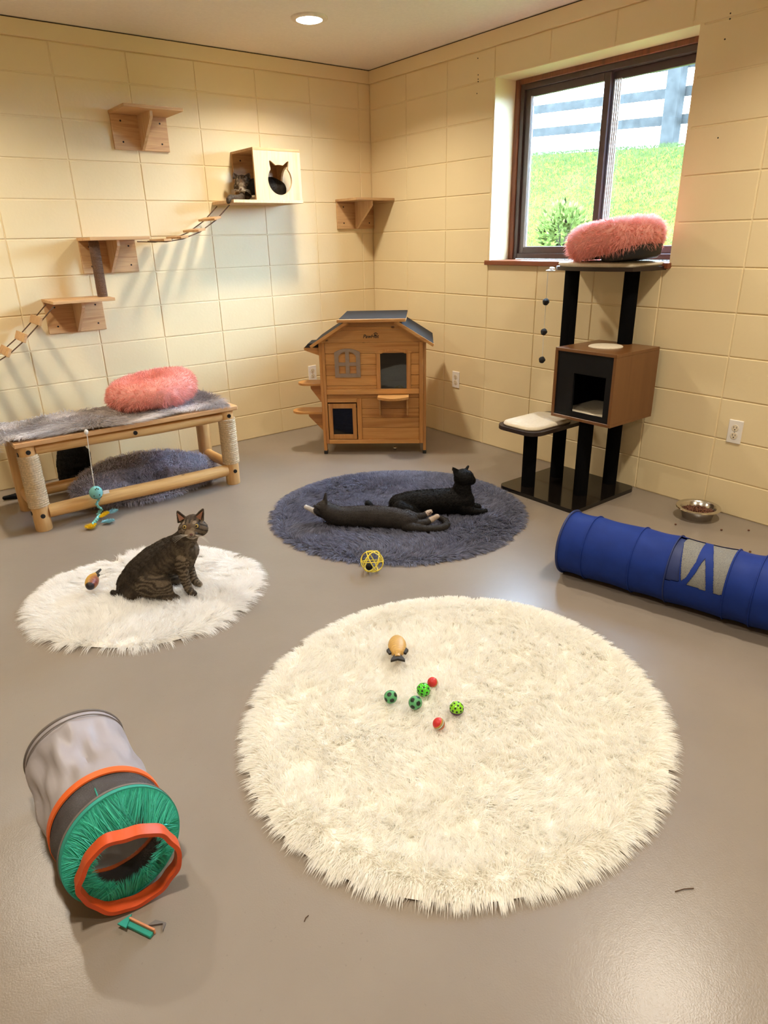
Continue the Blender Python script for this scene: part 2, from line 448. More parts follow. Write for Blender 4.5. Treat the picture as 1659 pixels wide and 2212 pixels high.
# ------------------------------------------------------------------ blades of pile, fur, grass: real thin strips in one mesh
def setcol(me, cols):
    a = me.color_attributes.new('Col', 'FLOAT_COLOR', 'POINT')
    c = np.ones((len(me.vertices), 4), np.float32); c[:, :3] = cols
    a.data.foreach_set('color', c.ravel())
def blades(name, P, D, L, W, bend, cols, mat, parent, seg=3, taper=.7, kind='stuff', N=None, roll=.55):
    n = len(P); P = np.asarray(P, float); D = np.asarray(D, float)
    D = D / np.linalg.norm(D, axis=1, keepdims=True)
    L = np.broadcast_to(np.asarray(L, float), (n,))[:, None]; W = np.broadcast_to(np.asarray(W, float), (n,))[:, None]
    up = np.tile([0, 0, 1.], (n, 1)) if N is None else N
    S = np.cross(D, up + rng.normal(0, roll, (n, 3))); S /= np.linalg.norm(S, axis=1, keepdims=True)
    k = 2 * seg + 1
    V = np.zeros((n, k, 3))
    for j in range(seg):
        t = j / seg
        c = P + D * L * t + bend * L * t * t
        w = W * (1 - t) ** taper * .5
        V[:, 2 * j] = c - S * w; V[:, 2 * j + 1] = c + S * w
    V[:, -1] = P + D * L + bend * L
    me = bpy.data.meshes.new(name)
    me.vertices.add(n * k); me.vertices.foreach_set('co', V.astype(np.float32).ravel())
    pat = []; st = []; tot = []
    for j in range(seg - 1): st.append(len(pat)); pat += [2 * j, 2 * j + 1, 2 * j + 3, 2 * j + 2]; tot.append(4)
    st.append(len(pat)); pat += [2 * seg - 2, 2 * seg - 1, 2 * seg]; tot.append(3)
    idx = (np.arange(n)[:, None] * k + np.array(pat)[None]).astype(np.int32).ravel()
    ls = (np.arange(n)[:, None] * len(pat) + np.array(st)[None]).astype(np.int32).ravel()
    me.loops.add(len(idx)); me.loops.foreach_set('vertex_index', idx)
    me.polygons.add(len(ls)); me.polygons.foreach_set('loop_start', ls)
    me.update(calc_edges=True)
    me.shade_smooth()
    setcol(me, np.repeat(np.broadcast_to(np.asarray(cols, float), (n, 3)), k, axis=0))
    o = link(name, me, mat, parent)
    if kind: o['kind'] = kind
    return o
def lowfreq(x, y, seed=0, f=1.0, n=6):
    r = np.random.default_rng(seed); out = 0
    for i in range(n):
        a = r.uniform(0, 2 * PI); k = f * r.uniform(.6, 2.2); p = r.uniform(0, 2 * PI)
        out = out + np.sin(k * (x * math.cos(a) + y * math.sin(a)) + p)
    return out / math.sqrt(n)
def disc_pts(n, a, b, r):
    t = r.uniform(0, 2 * PI, n); q = np.sqrt(r.uniform(0, 1, n)); return a * q * np.cos(t), b * q * np.sin(t), q
def jitcol(n, base, v=.08, hue=.02):
    b = np.asarray(base, float); c = b[None] * (1 + rng.normal(0, v, (n, 1))) * (1 + rng.normal(0, hue, (n, 3))); return np.clip(c, 0, .95)

# ------------------------------------------------------------------ the room
RX0, RY0 = -5.2, -6.4
B, H, Z0, A0 = .4064, .2032, .1807, .1018
TRIMZ = 2.3718
OY0, OY1, OZ0, OZ1 = -2.470, -1.227, 1.211, 2.216          # window opening in the right wall
mb = MB().box(RX0 - .2, RY0 - .2, -.15, .2, .2, 0)
o = tag(link('floor', mb.mesh('floor'), M['floor']), kind='structure')
mb = MB().box(RX0 - .2, RY0 - .2, CEIL, .35, .35, CEIL + .15)
tag(link('ceiling', mb.mesh('ceiling'), M['ceiling']), kind='structure')
wl = tag(link('wall_left', MB().box(RX0 - .2, .004, 0, .2, .2, CEIL).mesh('wall_left'), M['wall']), kind='structure')
mb = MB().box(.004, RY0 - .2, 0, .2, OY0, CEIL).box(.004, OY1, 0, .2, .004, CEIL).box(.004, OY0, 0, .2, OY1, OZ0).box(.004, OY0, OZ1, .2, OY1, CEIL)
mb.box(.0012, OY0 - .02, OZ0, .004, OY0, OZ1).box(.0012, OY1, OZ0, .004, OY1 + .02, OZ1).box(.0012, OY0, OZ1, .004, OY1, OZ1 + .02)
wr = tag(link('wall_right', mb.mesh('wall_right'), M['wall']), kind='structure')
tag(link('wall_back', MB().box(RX0 - .2, RY0 - .2, 0, .004, RY0, CEIL).mesh('wall_back'), M['wall']), kind='structure')
tag(link('wall_front', MB().box(RX0 - .2, RY0, 0, RX0, .004, CEIL).mesh('wall_front'), M['wall']), kind='structure')
rows = [(0, Z0)] + [(Z0 + k * H, Z0 + (k + 1) * H) for k in range(10)] + [(Z0 + 10 * H, TRIMZ)]
G = .0026
_bc = {}
def block(parent, u0, u1, z0, z1, side, cut=None):
    """a painted concrete block, its face a few millimetres proud of the joints."""
    j = random.uniform(-.0008, .0008)
    key = (side, round(u1 - u0, 3), round(z1 - z0, 3))
    if key not in _bc:
        w, h = u1 - u0, z1 - z0
        m = MB()
        if side == 'L': m.box(G, -.0, G, w - G, .012, h - G, .0028)
        else: m.box(0, G, G, .012, w - G, h - G, .0028)
        _bc[key] = m.mesh('block'); _bc[key].materials.append(M['wall'])
    o = bpy.data.objects.new('block', _bc[key]); COL.objects.link(o); o.parent = parent
    o.location = (u0, j, z0) if side == 'L' else (j, u0, z0)
for z0, z1 in rows:
    u1 = 0.0; u0 = -A0
    while u1 > -4.5:
        block(wl, u0, u1, z0, z1, 'L'); u1 = u0; u0 -= B
    for n in range(11):
        y1, y0 = -n * B, -(n + 1) * B
        segs = [(y0, y1)]
        if z1 > OZ0 + .02 and z0 < OZ1 - .01:
            out = []
            for a, b in segs:
                if b <= OY0 + .02 or a >= OY1 - .02: out.append((a, b)); continue
                if a < OY0 - .03: out.append((a, OY0))
                if b > OY1 + .03: out.append((OY1, b))
            segs = out
        for a, b in segs: block(wr, a, b, z0, min(z1, z1), 'R')
trim = MB().box(RX0, -.012, TRIMZ, -.012, .006, CEIL - .006, .0015)
tag(link('trim_1', trim.mesh('trim_1'), M['wall']), kind='structure')
trim = MB().box(-.012, RY0, TRIMZ, .006, .0, CEIL - .006, .0015)
tag(link('trim_2', trim.mesh('trim_2'), M['wall']), kind='structure')
mb = MB().box(RX0, -.004, CEIL - .007, 0, .005, CEIL - .0005).box(-.004, RY0, CEIL - .007, .005, 0, CEIL - .0005)  # dark strip above the trim boards, its colour stands in for the gap's shadow
tag(link('gap_shade_strip', mb.mesh('gap_shade_strip'), M['gap_shade']), kind='structure')
# old drill holes in the right wall
mb = MB()
for y, z in [(-1.077, 2.336), (-1.083, 2.251), (-1.084, 2.229), (-1.084, 2.217), (-1.077, 2.156), (-2.604, 2.227), (-2.605, 2.207), (-2.595, 2.135), (-2.63, 1.751)]:
    mb.cyl((-.0013, y, z), (.002, y, z), .0035, n=8)
part('drill_holes', mb, M['slot'], wr)

# window unit
win = bpy.data.objects.new('window_1', None); COL.objects.link(win); tag(win, kind='structure')
xd = .172
y0, y1, z0, z1 = OY0, OY1, OZ0 + .004, OZ1
c = .036
mb = MB().box(xd, y0, z0, .215, y0 + c, z1, .003).box(xd, y1 - c, z0, .215, y1, z1, .003).box(xd, y0 + c, z1 - c + .008, .215, y1 - c, z1, .003)
part('casing', mb, M['redwood'], win)
mb = MB().box(-.028, y0 - .012, OZ0 - .024, .01, y1 + .02, OZ0 + .004, .003).box(.0, y0, OZ0 - .02, .21, y1, OZ0 + .004, .001)
part('sill_board', mb, M['redwood_y'], win)
fy0, fy1, fz0, fz1 = y0 + c, y1 - c, z0 + .006, z1 - c + .008
def ring(m, x0, x1, a0, a1, b0, b1, w, bev=.002, wt=None):
    wt = wt or w
    return m.box(x0, a0, b0, x1, a0 + w, b1, bev).box(x0, a1 - w, b0, x1, a1, b1, bev).box(x0, a0 + w, b0, x1, a1 - w, b0 + w, bev).box(x0, a0 + w, b1 - wt, x1, a1 - w, b1, bev)
part('window_frame', ring(MB(), .182, .27, fy0, fy1, fz0, fz1, .030), M['bronze'], win)
gy0, gy1, gz0, gz1 = fy0 + .030, fy1 - .030, fz0 + .030, fz1 - .030
ym = -1.885
s1 = link('sash', ring(MB(), .196, .222, ym + .004, gy1, gz0, gz1, .040).mesh('sash'), M['bronze'], win)
s2 = link('sash', ring(MB(), .228, .252, gy0, ym + .030, gz0, gz1, .040).mesh('sash'), M['bronze'], win)
for sash, x, a, b in ((s1, .209, ym + .041, gy1 - .037), (s2, .240, gy0 + .037, ym - .007)):
    part('pane', MB().box(x, a, gz0 + .037, x + .004, b, gz1 - .037), M['glass'], sash)
for k in range(3): part('track', MB().box(.192 + .002 * k, gy1 - .046 - .007 * k, gz0 + .036, .2 + .002 * k, gy1 - .041 - .007 * k, gz1 - .036, .001), M['track'], win)
for k in range(4): part('track', MB().box(.2205, ym - .046 + .012 * k, gz0 + .036, .2275, ym - .038 + .012 * k, gz1 - .036, .001), M['track'], win)

# ------------------------------------------------------------------ lamps: one is in view, the rest hang in the same ceiling
def ceiling_light(x, y, label):
    t = thing('ceiling_light', label, 'light', (x, y, CEIL))
    part('trim_ring', MB().lathe([(.070, -.012), (.090, -.010), (.098, -.004), (.099, .0)], n=40), M['lamp_ring'], t, 50)
    part('diffuser', MB().lathe([(.0, -.020), (.035, -.019), (.060, -.016), (.072, -.011)], n=40), M['lamp'], t, 60)
    ld = bpy.data.lights.new('downlight', 'AREA'); ld.shape = 'DISK'; ld.size = .15; ld.energy = LAMP_W; ld.color = LAMP_COL; ld.spread = LAMP_SPREAD
    lo = bpy.data.objects.new('downlight', ld); COL.objects.link(lo); lo.parent = t; lo.location = (0, 0, -.026)
    return t
_ll = ['round white downlight glowing in the ceiling near the corner', 'round white downlight in the ceiling above the log bench',
       'round white downlight in the ceiling beside the window wall', 'round white downlight in the ceiling over the grey tunnel', 'round white downlight in the ceiling at the back of the room']
for (x, y), lb in zip(LAMPS, _ll): ceiling_light(x, y, lb)

# ------------------------------------------------------------------ wall outlets
def outlet(loc, rot, label):
    t = thing('wall_outlet', label, 'outlet', loc, rot, 'duplex wall outlets')   # local: x along wall, y into wall, z up
    part('cover_plate', MB().box(-.0355, -.006, -.0585, .0355, .002, .0585, .003), M['plate'], t)
    for s in (1, -1):
        r = part('receptacle', MB().cyl((0, -.008, .0195 * s), (0, -.004, .0195 * s), .0165, n=24), M['plate_in'], t)
        m = MB()
        m.box(-.0075, -.0088, .0195 * s - .001, -.0055, -.0075, .0195 * s + .009).box(.0055, -.0088, .0195 * s + .0, .0075, -.0075, .0195 * s + .008)
        m.cyl((0, -.0088, .0195 * s - .008), (0, -.0075, .0195 * s - .008), .003, n=10)
        part('slots', m, M['slot'], r)
    part('screw', MB().cyl((0, -.0075, 0), (0, -.004, 0), .003, n=10), M['steel'], t)
    return t
outlet((-.620, 0, .413), 0, 'white duplex outlet just left of the wooden cat house')
outlet((0, -.9415, .411), -PI / 2, 'white duplex outlet between the wooden cat house and the cat tree')
outlet((0, -2.940, .434), -PI / 2, 'white duplex outlet on the wall above the steel food bowl')

# ------------------------------------------------------------------ pine wall shelves
def wall_shelf(loc, label):
    t = thing('wall_shelf', label, 'shelf', loc, 0, 'pine cat shelves on the left wall')
    w, d = .338, .268
    part('platform', MB().box(0, -d, -.017, w, 0, 0, .0015), M['pine'], t)
    part('back_board', MB().box(.004, -.016, -.198, w - .004, -.0005, -.0172, .0015), M['pine'], t)
    x = .168
    part('brace', MB().prism([(-.0162, -.0173), (-.218, -.0173), (-.218, -.048), (-.030, -.196), (-.0162, -.196)], 'x', x - .008, x + .008), M['pine_z'], t)
    for sx in (.058, w - .048):
        for sz in (-.050, -.158):
            part('screw', MB().cyl((sx, -.0175, sz), (sx, -.014, sz), .0052, n=12), M['black_bolt'], t)
    return t
sh = wall_shelf((-1.872, 0, 2.070), 'highest pine wall shelf, alone under the ceiling with empty top')
dup(sh, (-2.168, 0, 1.401), 'pine wall shelf where the rope bridge ends and the sisal post stands below')
dup(sh, (-2.422, 0, 1.077), 'lowest pine wall shelf, under the sisal post, rope bridge hanging from its side')
dup(sh, (-.336, 0, 1.627), 'small pine wall shelf in the room corner near the window')
dup(sh, (-3.22, 0, 1.98), 'pine wall shelf beyond the end of the lower rope bridge')
m = MB().cyl((-2.112, -.13, 1.0772), (-2.112, -.13, 1.3835), .026, n=24)
for k in range(44):
    z = 1.082 + k * .0068
    m.tube([(-2.112 + .0265 * math.cos(a), -.13 + .0265 * math.sin(a), z) for a in np.linspace(0, 2 * PI, 20, endpoint=False)], .0034, 5, closed=True)
o = link('scratching_post', m.mesh('scratching_post', 40), M['sisal_dark'])
tag(o, 'brown sisal scratching post standing between two pine wall shelves', 'scratching post')

# ------------------------------------------------------------------ pine wall box with cat-head window
t = thing('cat_box', 'pine wall box with cat-head shaped window and a tabby inside', 'cat box', (0, 0, 0))
part('platform', MB().box(-1.293, -.305, 1.582, -.792, 0, 1.600, .0015), M['pine_z'], t)
part('back_board', MB().box(-1.13, -.016, 1.6005, -.80, -.0005, 1.878, .001), M['pine'], t)
part('top_panel', MB().box(-1.132, -.300, 1.878, -.796, 0, 1.893, .0015), M['pine'], t)
ca, cz, rr = -.953, 1.716, .082
pts = []
for k in range(120):
    a = 2 * PI * k / 120; r = rr * 1.05
    d = math.degrees(a)
    for c0, tip in ((58, .132), (122, .132)):
        w = 15
        if abs(d - c0) < w:
            u = 1 - abs(d - c0) / w; r = r + (tip - r) * u ** 1.25
    pts.append((ca + r * math.cos(a), cz + r * math.sin(a)))
m = MB().holed((-1.130, 1.6005, -.798, 1.8775), pts, 'y', -.300, -.286)
part('cat_head_panel', m, M['pine_z'], t, label='pale panel with a cat-head cut-out')
hole = [(-.152 + .088 * math.cos(a), 1.722 + .088 * math.sin(a)) for a in np.linspace(0, 2 * PI, 48, endpoint=False)]
part('side_panel', MB().holed((-.2855, 1.6005, -.0165, 1.8775), hole, 'x', -.812, -.798), M['pine'], t, label='side panel with a round hole')
part('screw', MB().cyl((-1.075, -.0185, 1.845), (-1.075, -.014, 1.845), .005, n=12), M['black_bolt'], t)
m = MB()
n_ = 14
v = []; f = []
for i in range(n_ + 1):
    for j in range(n_ + 1):
        x, y = i / n_, j / n_
        e = min(x, 1 - x, y, 1 - y)
        z = .026 * min(1, (e * 5)) ** .5 + .003 * math.sin(9 * x + 3 * y)
        v.append((-1.125 + .30 * x, -.283 + .26 * y, 1.6015 + max(z, .0)))
for i in range(n_):
    for j in range(n_):
        a = i * (n_ + 1) + j; f.append((a, a + n_ + 1, a + n_ + 2, a + 1))
m.add(v, f)
o = link('cushion', m.mesh('cushion', 60), M['plush']); tag(o, 'cream cushion with white tag lying inside the pine wall box', 'cushion')
m = MB().box(-1.128, -.262, 1.618, -1.120, -.232, 1.629, .001)
part('cloth_tag', m, M['plate'], o, label='small white cloth tag')

# ------------------------------------------------------------------ rope bridges
def rope_bridge(label, pk, ends, tilt):
    """pk: plank centres (x,z); ends: the points where the two ropes are tied."""
    t = thing('rope_bridge', label, 'rope bridge', (0, 0, 0), 0, 'plank and twine bridges between wall shelves')
    path = [ends[0]] + pk + [ends[1]]
    for i, (x, z) in enumerate(pk):
        (xa, za), (xb, zb) = path[i], path[i + 2]
        a = math.atan2(zb - za, xb - xa) * tilt
        Mx = Matrix.Translation((x, 0, z)) @ Matrix.Rotation(-a, 4, 'Y')
        part('plank', MB().box(-.024, -.268, -.0065, .024, -.030, .0065, .0012, Mx), M['pine'], t)
    for y in (-.058, -.238):
        P = []
        for i in range(len(path) - 1):
            for k in range(6):
                u = k / 6; P.append((path[i][0] * (1 - u) + path[i + 1][0] * u, y + .0016 * math.sin(40 * (i + u)), path[i][1] * (1 - u) + path[i + 1][1] * u - .010))
        P.append((path[-1][0], y, path[-1][1] - .010))
        part('rope', MB().tube(P, .0034, 6), M['twine'], t, 60)
    return t
rope_bridge('rope bridge of small planks rising to the pine wall box', [(-1.762, 1.376), (-1.735 + .01, 1.379), (-1.618, 1.393), (-1.503, 1.431), (-1.392, 1.496)][1:], [(-1.835, 1.384), (-1.290, 1.582)], .45)
rope_bridge('rope bridge sloping down to the left from the lowest wall shelf', [(-2.502, .978), (-2.596, .896), (-2.690, .828), (-2.79, .778), (-2.90, .75), (-3.01, .75)], [(-2.415, 1.060), (-3.12, .79)], .8)

# ------------------------------------------------------------------ log bench
bench = thing('log_bench', 'rustic log bench with sisal wrapped front legs against left wall', 'bench', (0, 0, 0))
LX = (-2.800, -1.727); LY = (-.812, -.440)
def bolt(p, n, parent):
    p = Vector(p); n = Vector(n)
    part('bolt', MB().cyl(p - n * .004, p + n * .003, .0115, n=14), M['black_bolt'], parent)
for ix, x in enumerate(LX):
    for iy, y in enumerate(LY):
        m = MB(); n = 24
        zs = [0, .004, .12, .25, .40, .452]; rs = [.039, .041, .042, .041, .0415, .041]
        m.lathe(list(zip(rs, zs)), (x, y, 0), n, close=True)
        leg = part('leg', m, M['log_z'], bench, 50)
        if iy == 0:
            m = MB()
            for k in range(24):
                z = .128 + k * .0114
                m.tube([(x + .0445 * math.cos(a), y + .0445 * math.sin(a), z + .0114 * a / (2 * PI)) for a in np.linspace(0, 2 * PI, 24, endpoint=False)], .0062, 6, closed=True)
            part('sisal_wrap', m, M['sisal'], leg, 60, label='pale sisal rope wound around the leg')
            bolt((x, y - .0415, .424), (0, -1, 0), bench); bolt((x, y - .0425, .086), (0, -1, 0), bench)
            if ix == 0: bolt((x - .0415, y, .41), (-1, 0, 0), bench); bolt((x - .0415, y, .10), (-1, 0, 0), bench)
        else: bolt((x, y - .041, .385), (0, -1, 0), bench)
def rail(p0, p1, r, mat):
    p0 = Vector(p0); p1 = Vector(p1); n = 9; P = []; R_ = []
    for k in range(n):
        u = k / (n - 1); q = p0.lerp(p1, u); P.append(q + Vector((0, 0, .002 * math.sin(7 * u)))); R_.append(r * (.93 + .07 * math.sin(PI * u) + .02 * math.sin(11 * u)))
    part('rail', MB().tube(P, R_, 20), mat, bench, 50)
a, b = LX[0] + .036, LX[1] - .036
rail((a, LY[0] - .005, .424), (b, LY[0] - .005, .418), .029, M['log'])
rail((a, LY[0] - .005, .094), (b, LY[0] - .005, .090), .037, M['log'])
rail((a, LY[1], .09), (b, LY[1], .09), .032, M['log'])
rail((a, LY[1], .412), (b, LY[1], .412), .024, M['log'])
for x in LX:
    rail((x, LY[0] + .036, .112), (x, LY[1] - .036, .112), .030, M['log_y'])
    rail((x, LY[0] + .036, .415), (x, LY[1] - .036, .415), .026, M['log_y'])
bolt((-2.27, LY[0] - .034, .423), (0, -1, 0), bench)
part('seat_board', MB().box(-2.856, -.862, .4535, -1.672, -.625, .478, .003), M['board'], bench)
part('seat_board', MB().box(-2.856, -.622, .4535, -1.672, -.385, .478, .003), M['board'], bench)

# fur throw over the bench
def throw_z(x, y):
    z = .486 + .008 * lowfreq(x, y, 3, 14)
    ov = np.maximum(0, -2.866 - x)
    return z - 6.5 * ov ** 2
thr = thing('fur_throw', 'long grey faux fur throw spread over the log bench', 'throw', (0, 0, 0))
m = MB(); nx, ny = 60, 18; v = []; f = []
for i in range(nx + 1):
    for j in range(ny + 1):
        x = -3.0 + 1.30 * i / nx; y = -.838 + .44 * j / ny + .02 * math.sin(6 * x)
        v.append((x, y, float(throw_z(x, y))))
for i in range(nx):
    for j in range(ny):
        q = i * (ny + 1) + j; f.append((q, q + ny + 1, q + ny + 2, q + 1))
m.add(v, f)
part('hide', m, M['backing'], thr, 60)
n = 26000
x = rng.uniform(-3.0, -1.70, n); y = -.838 + .44 * rng.uniform(0, 1, n) + .02 * np.sin(6 * x)
z = throw_z(x, y)
fx, fy = .9 * lowfreq(x, y, 11, 9), -.55 + .7 * lowfreq(x, y, 12, 9)
D = np.stack([fx + rng.normal(0, .25, n), fy + rng.normal(0, .25, n), .75 + .15 * rng.random(n)], 1)
bend = np.stack([.25 * fx, .25 * fy, np.full(n, -.45)], 1)
pat = lowfreq(x * 1.0, y * 1.6, 5, 12)
c0 = np.array([.40, .37, .37]); c1 = np.array([.90, .88, .90]); c2 = np.array([.56, .46, .36])
k = np.clip((pat + .3) * .55, 0, 1)[:, None]
cols = c0 * (1 - k) + c1 * k
k2 = np.clip(lowfreq(x, y, 8, 6) * .5 + .5 * (y > -.6), 0, 1)[:, None] * .55
cols = cols * (1 - k2) + c2 * k2
cols = np.clip(cols * (1 + rng.normal(0, .16, (n, 1))), .02, .9)
blades('fur', np.stack([x, y, z], 1), D, rng.uniform(.045, .078, n), .0032, bend, cols, M['fur'], thr)

# ------------------------------------------------------------------ donut pet beds
def donut(name, label, loc, rot, ro, rt, hs, fcol, base_mat, nf, flen, ell=(1, 1), group=None, low=None, cush=True):
    """fur ring with a sunken cushion; low(theta) scales the rim height around the bed."""
    t = thing(name, label, 'pet bed', loc, 0, group); t.rotation_euler = rot
    low = low or (lambda th: 1.0 + 0 * th)
    rm = ro - rt
    def surf(th, ph):
        k = low(th)
        r = rm + rt * np.cos(ph); zz = (rt * hs * np.sin(ph)) * k + rt * hs * k
        wob = 1 + .03 * np.sin(3 * th + 1) + .02 * np.sin(7 * th)
        return np.stack([ell[0] * r * wob * np.cos(th), ell[1] * r * wob * np.sin(th), zz], -1)
    nt, npn = 48, 16
    th, ph = np.meshgrid(np.linspace(0, 2 * PI, nt, endpoint=False), np.linspace(0, 2 * PI, npn, endpoint=False), indexing='ij')
    V = surf(th, ph).reshape(-1, 3); F_ = []
    for i in range(nt):
        for j in range(npn):
            a = i * npn + j; b = i * npn + (j + 1) % npn; c = ((i + 1) % nt) * npn + (j + 1) % npn; d = ((i + 1) % nt) * npn + j
            F_.append((a, d, c, b))
    mb = MB().add(V, F_)
    part('bolster', mb, M['pinkbase'] if base_mat is None else base_mat, t, 60)
    mb = MB().lathe([(0.001, .012), (rm * .6, .02), (rm, .012), (rm, .0), (0.001, 0)], n=40)
    mb.v = [(p[0] * ell[0], p[1] * ell[1], p[2]) for p in mb.v]
    part('cushion', mb, M['backing_dark'], t, 60)
    th = rng.uniform(0, 2 * PI, nf); ph = rng.uniform(-1.25, 1.22 * PI, nf)
    P = surf(th, ph); e = 1e-3
    N = np.cross(surf(th + e, ph) - P, surf(th, ph + e) - P); N /= np.linalg.norm(N, axis=1, keepdims=True)
    if cush:
        n2 = nf // 3
        a, b, _ = disc_pts(n2, rm * ell[0], rm * ell[1], rng)
        P = np.concatenate([P, np.stack([a, b, np.full(n2, .018)], 1)]); N = np.concatenate([N, np.tile([0, 0, 1.], (n2, 1))])
    n = len(P)
    cl = rng.normal(0, .45, (n, 3)) + .5 * np.stack([lowfreq(P[:, 0], P[:, 1] + P[:, 2], s, 55) for s in (1, 2, 3)], 1)
    D = N + cl * .62
    bend = np.tile([0, 0, -.28], (n, 1)) + .2 * cl
    blades('fur', P - N * .003, D, rng.uniform(.7, 1.15, n) * flen, .0030, bend, jitcol(n, fcol, .10, .015), M['fur'], t, N=N)
    return t
M['pinkbase'] = plain('pink_cover', (.70, .32, .27, 1), .9)
M['greybase'] = plain('grey_cover', (.20, .20, .25, 1), 1.0, spec=0.)
PINK = (.86, .42, .36); GREYB = (.60, .60, .72)
donut('pet_bed', 'pink fluffy round pet bed on top of the log bench', (-2.03, -.535, .494), (-.03, -.13, 0), .250, .098, .82, PINK, None, 15000, .026, group='fluffy pink pet beds')
bd = donut('pet_bed', 'pink fluffy round pet bed with black base on top of the cat tree', (-.155, -2.262, 1.252), (-.06, -.0, .0), .262, .092, .86, PINK, None, 15000, .026, ell=(.80, .92), group='fluffy pink pet beds')
bd.rotation_euler = (-.135, .02, 0)
part('bed_base', MB().lathe([(.001, -.032), (.125, -.032), (.14, -.02), (.15, .025), (.001, .025)], (.0, -.085, 0), n=40), M['black_plastic'], bd, 40, label='black underside of the bed')
donut('pet_bed', 'grey fluffy oval pet bed on the floor under the log bench', (-2.165, -.565, .004), (0, 0, 0), .26, .085, .95, GREYB, M['greybase'], 15000, .030, ell=(1.62, 1.0), low=lambda th: .62 + .45 * np.clip(np.sin(th), -1, 1) * .8 + .1)

# ------------------------------------------------------------------ toy hanging from the bench edge
toy = thing('hanging_toy', 'teal smiling plush toy with feathers hanging on a string from bench', 'cat toy', (-2.530, -.885, 0))
part('string', MB().tube([(.006, .0, .475), (.006, -.004, .46), (-.002, .0, .30), (-.006, .0, .195)], .0022, 6), M['white_string'], toy)
part('knot', MB().sphere((.006, -.002, .484), .012, 10, 8, (.9, .7, 1.2)), M['white_string'], toy, 60)
hd = part('head', MB().sphere((-.004, 0, .158), .036, 20, 14, (.95, .75, 1.0)), M['teal_plush'], toy, 60, label='round teal plush head with stitched smile')
for p_, r_ in (((-.022, -.0255, .150), .0032), ((.006, -.0255, .150), .0032)): part('stitched_eye', MB().sphere(p_, r_, 8, 6), M['slot'], hd)
for p_ in ((-.008, -.0205, .181), (.006, -.0205, .181), (-.001, -.0185, .186)): part('stitched_dot', MB().sphere(p_, .0034, 8, 6), M['slot'], hd)
m = MB()
m.tube([(-.024 + .040 * u, -.0265 - .002 * math.sin(PI * u), .140 - .010 * math.sin(PI * u)) for u in np.linspace(0, 1, 9)], .0014, 5)
part('smile', m, M['slot'], hd)
part('cloth_tag', MB().box(.030, -.004, .140, .062, .0, .160, .001), M['plate'], toy, label='white cloth tag')
m = MB()
for k in range(7):
    a = k * 1.3; z0_ = .122 - k * .013
    m.tube([(-.004 + .012 * math.cos(a), .010 * math.sin(a), z0_), (.010 * math.cos(a + 1.2), .012 * math.sin(a + 1.2) - .004, z0_ - .012), (-.006 * k * .4 + .010 * math.cos(a + 2.4), .012 * math.sin(a + 2.4), z0_ - .022)], .006, 6)
for k in range(5):
    m.tube([(-.012 - .012 * k, -.012 - .012 * k, .036 - .004 * k), (-.02 - .012 * k, -.03 - .012 * k, .030 - .004 * k)], .008, 6)
part('ribbon', m, M['teal_plush'], toy, 60, label='crinkled blue and white ribbon tail')
def feather(p, d, L, w, mat, nm='feather'):
    n = 260; u = rng.random(n); p = np.array(p); d = np.array(d, float); d /= np.linalg.norm(d)
    s = np.cross(d, [0, 0, 1.]); s /= np.linalg.norm(s); sg = rng.choice([-1, 1], n)[:, None]
    P = p + d * (u * L)[:, None]
    D = d * .8 + s * sg * 1.0 + rng.normal(0, .2, (n, 3))
    col = (.80, .56, .02) if mat == 'y' else (.26, .52, .60)
    blades(nm, P, D, w * (.4 + .8 * np.sin(PI * np.clip(u * .9 + .1, 0, 1))), .004, np.zeros((n, 3)), jitcol(n, col, .12), M['fur'], toy, seg=2, kind=None)
feather((-.050, -.075, .020), (-1, -.45, -.05), .055, .030, 'y')
feather((-.020, -.045, .035), (1, .35, .25), .055, .022, 'y')
feather((.020, -.030, .040), (1, .25, .1), .060, .026, 'b')
feather((-.025, -.075, .018), (1, -.1, -.02), .065, .024, 'b')

# ------------------------------------------------------------------ wooden cat house, local: x along its face, y into the corner, z up
hs = thing('cat_house', 'honey brown wooden two storey cat house with black felt roof in corner', 'cat house', (-.986, -.689, 0), math.radians(-41.04))
HW, HD = .694, .46
def legp(x0, x1, y0, y1, top):
    l = part('leg', MB().box(x0, y0, .022, x1, y1, top, .0015), M['house_z'], hs)
    part('foot_cap', MB().box(x0 - .002, y0 - .002, 0, x1 + .002, y1 + .002, .024, .002), M['black_plastic'], l)
legp(0, .020, .004, .036, .742); legp(HW - .020, HW, .004, .036, .742)
legp(0, .020, HD - .036, HD - .004, .742); legp(HW - .020, HW, HD - .036, HD - .004, .742)
part('post', MB().box(.0205, -.004, .075, .039, .018, .745, .0015), M['house_z'], hs)
part('post', MB().box(HW - .045, -.004, .075, HW - .0205, .018, .745, .0015), M['house_z'], hs)
part('post', MB().box(.236, .0, .1025, .266, .018, .3835, .001), M['house_z'], hs)
xl, xr = .0395, HW - .0455
def hb(nm, x0, z0, x1, z1, y0=.004, y1=.016, mat='house', bev=.0015):
    return part(nm, MB().box(x0, y0, z0, x1, y1, z1, bev), M[mat], hs)
hb('rail', xl, .075, xr, .102, -.006); hb('rail', xl, .412, xr, .445, -.010)
hb('plank', xl, .3845, xr, .4115, .008)
hb('plank', xl, .357, .2355, .384, -.002)                     # lintel above the little door
for a, b in ((.314, .3835), (.252, .3135), (.184, .2515), (.1025, .1835)): hb('plank', .2665, a, xr, b - .001)
wx0, wx1 = .397, .567
for a, b in ((.676, .745), (.604, .675), (.536, .603), (.468, .535), (.4455, .467)):
    if a > .66: hb('plank', xl, a, xr, b - .001)
    else:
        hb('plank', xl, a, wx0 - .0255, b - .001); hb('plank', wx1 + .0275, a, xr, b - .001)
def slope(z): return .192 * (z - .745) / .122           # gable edge
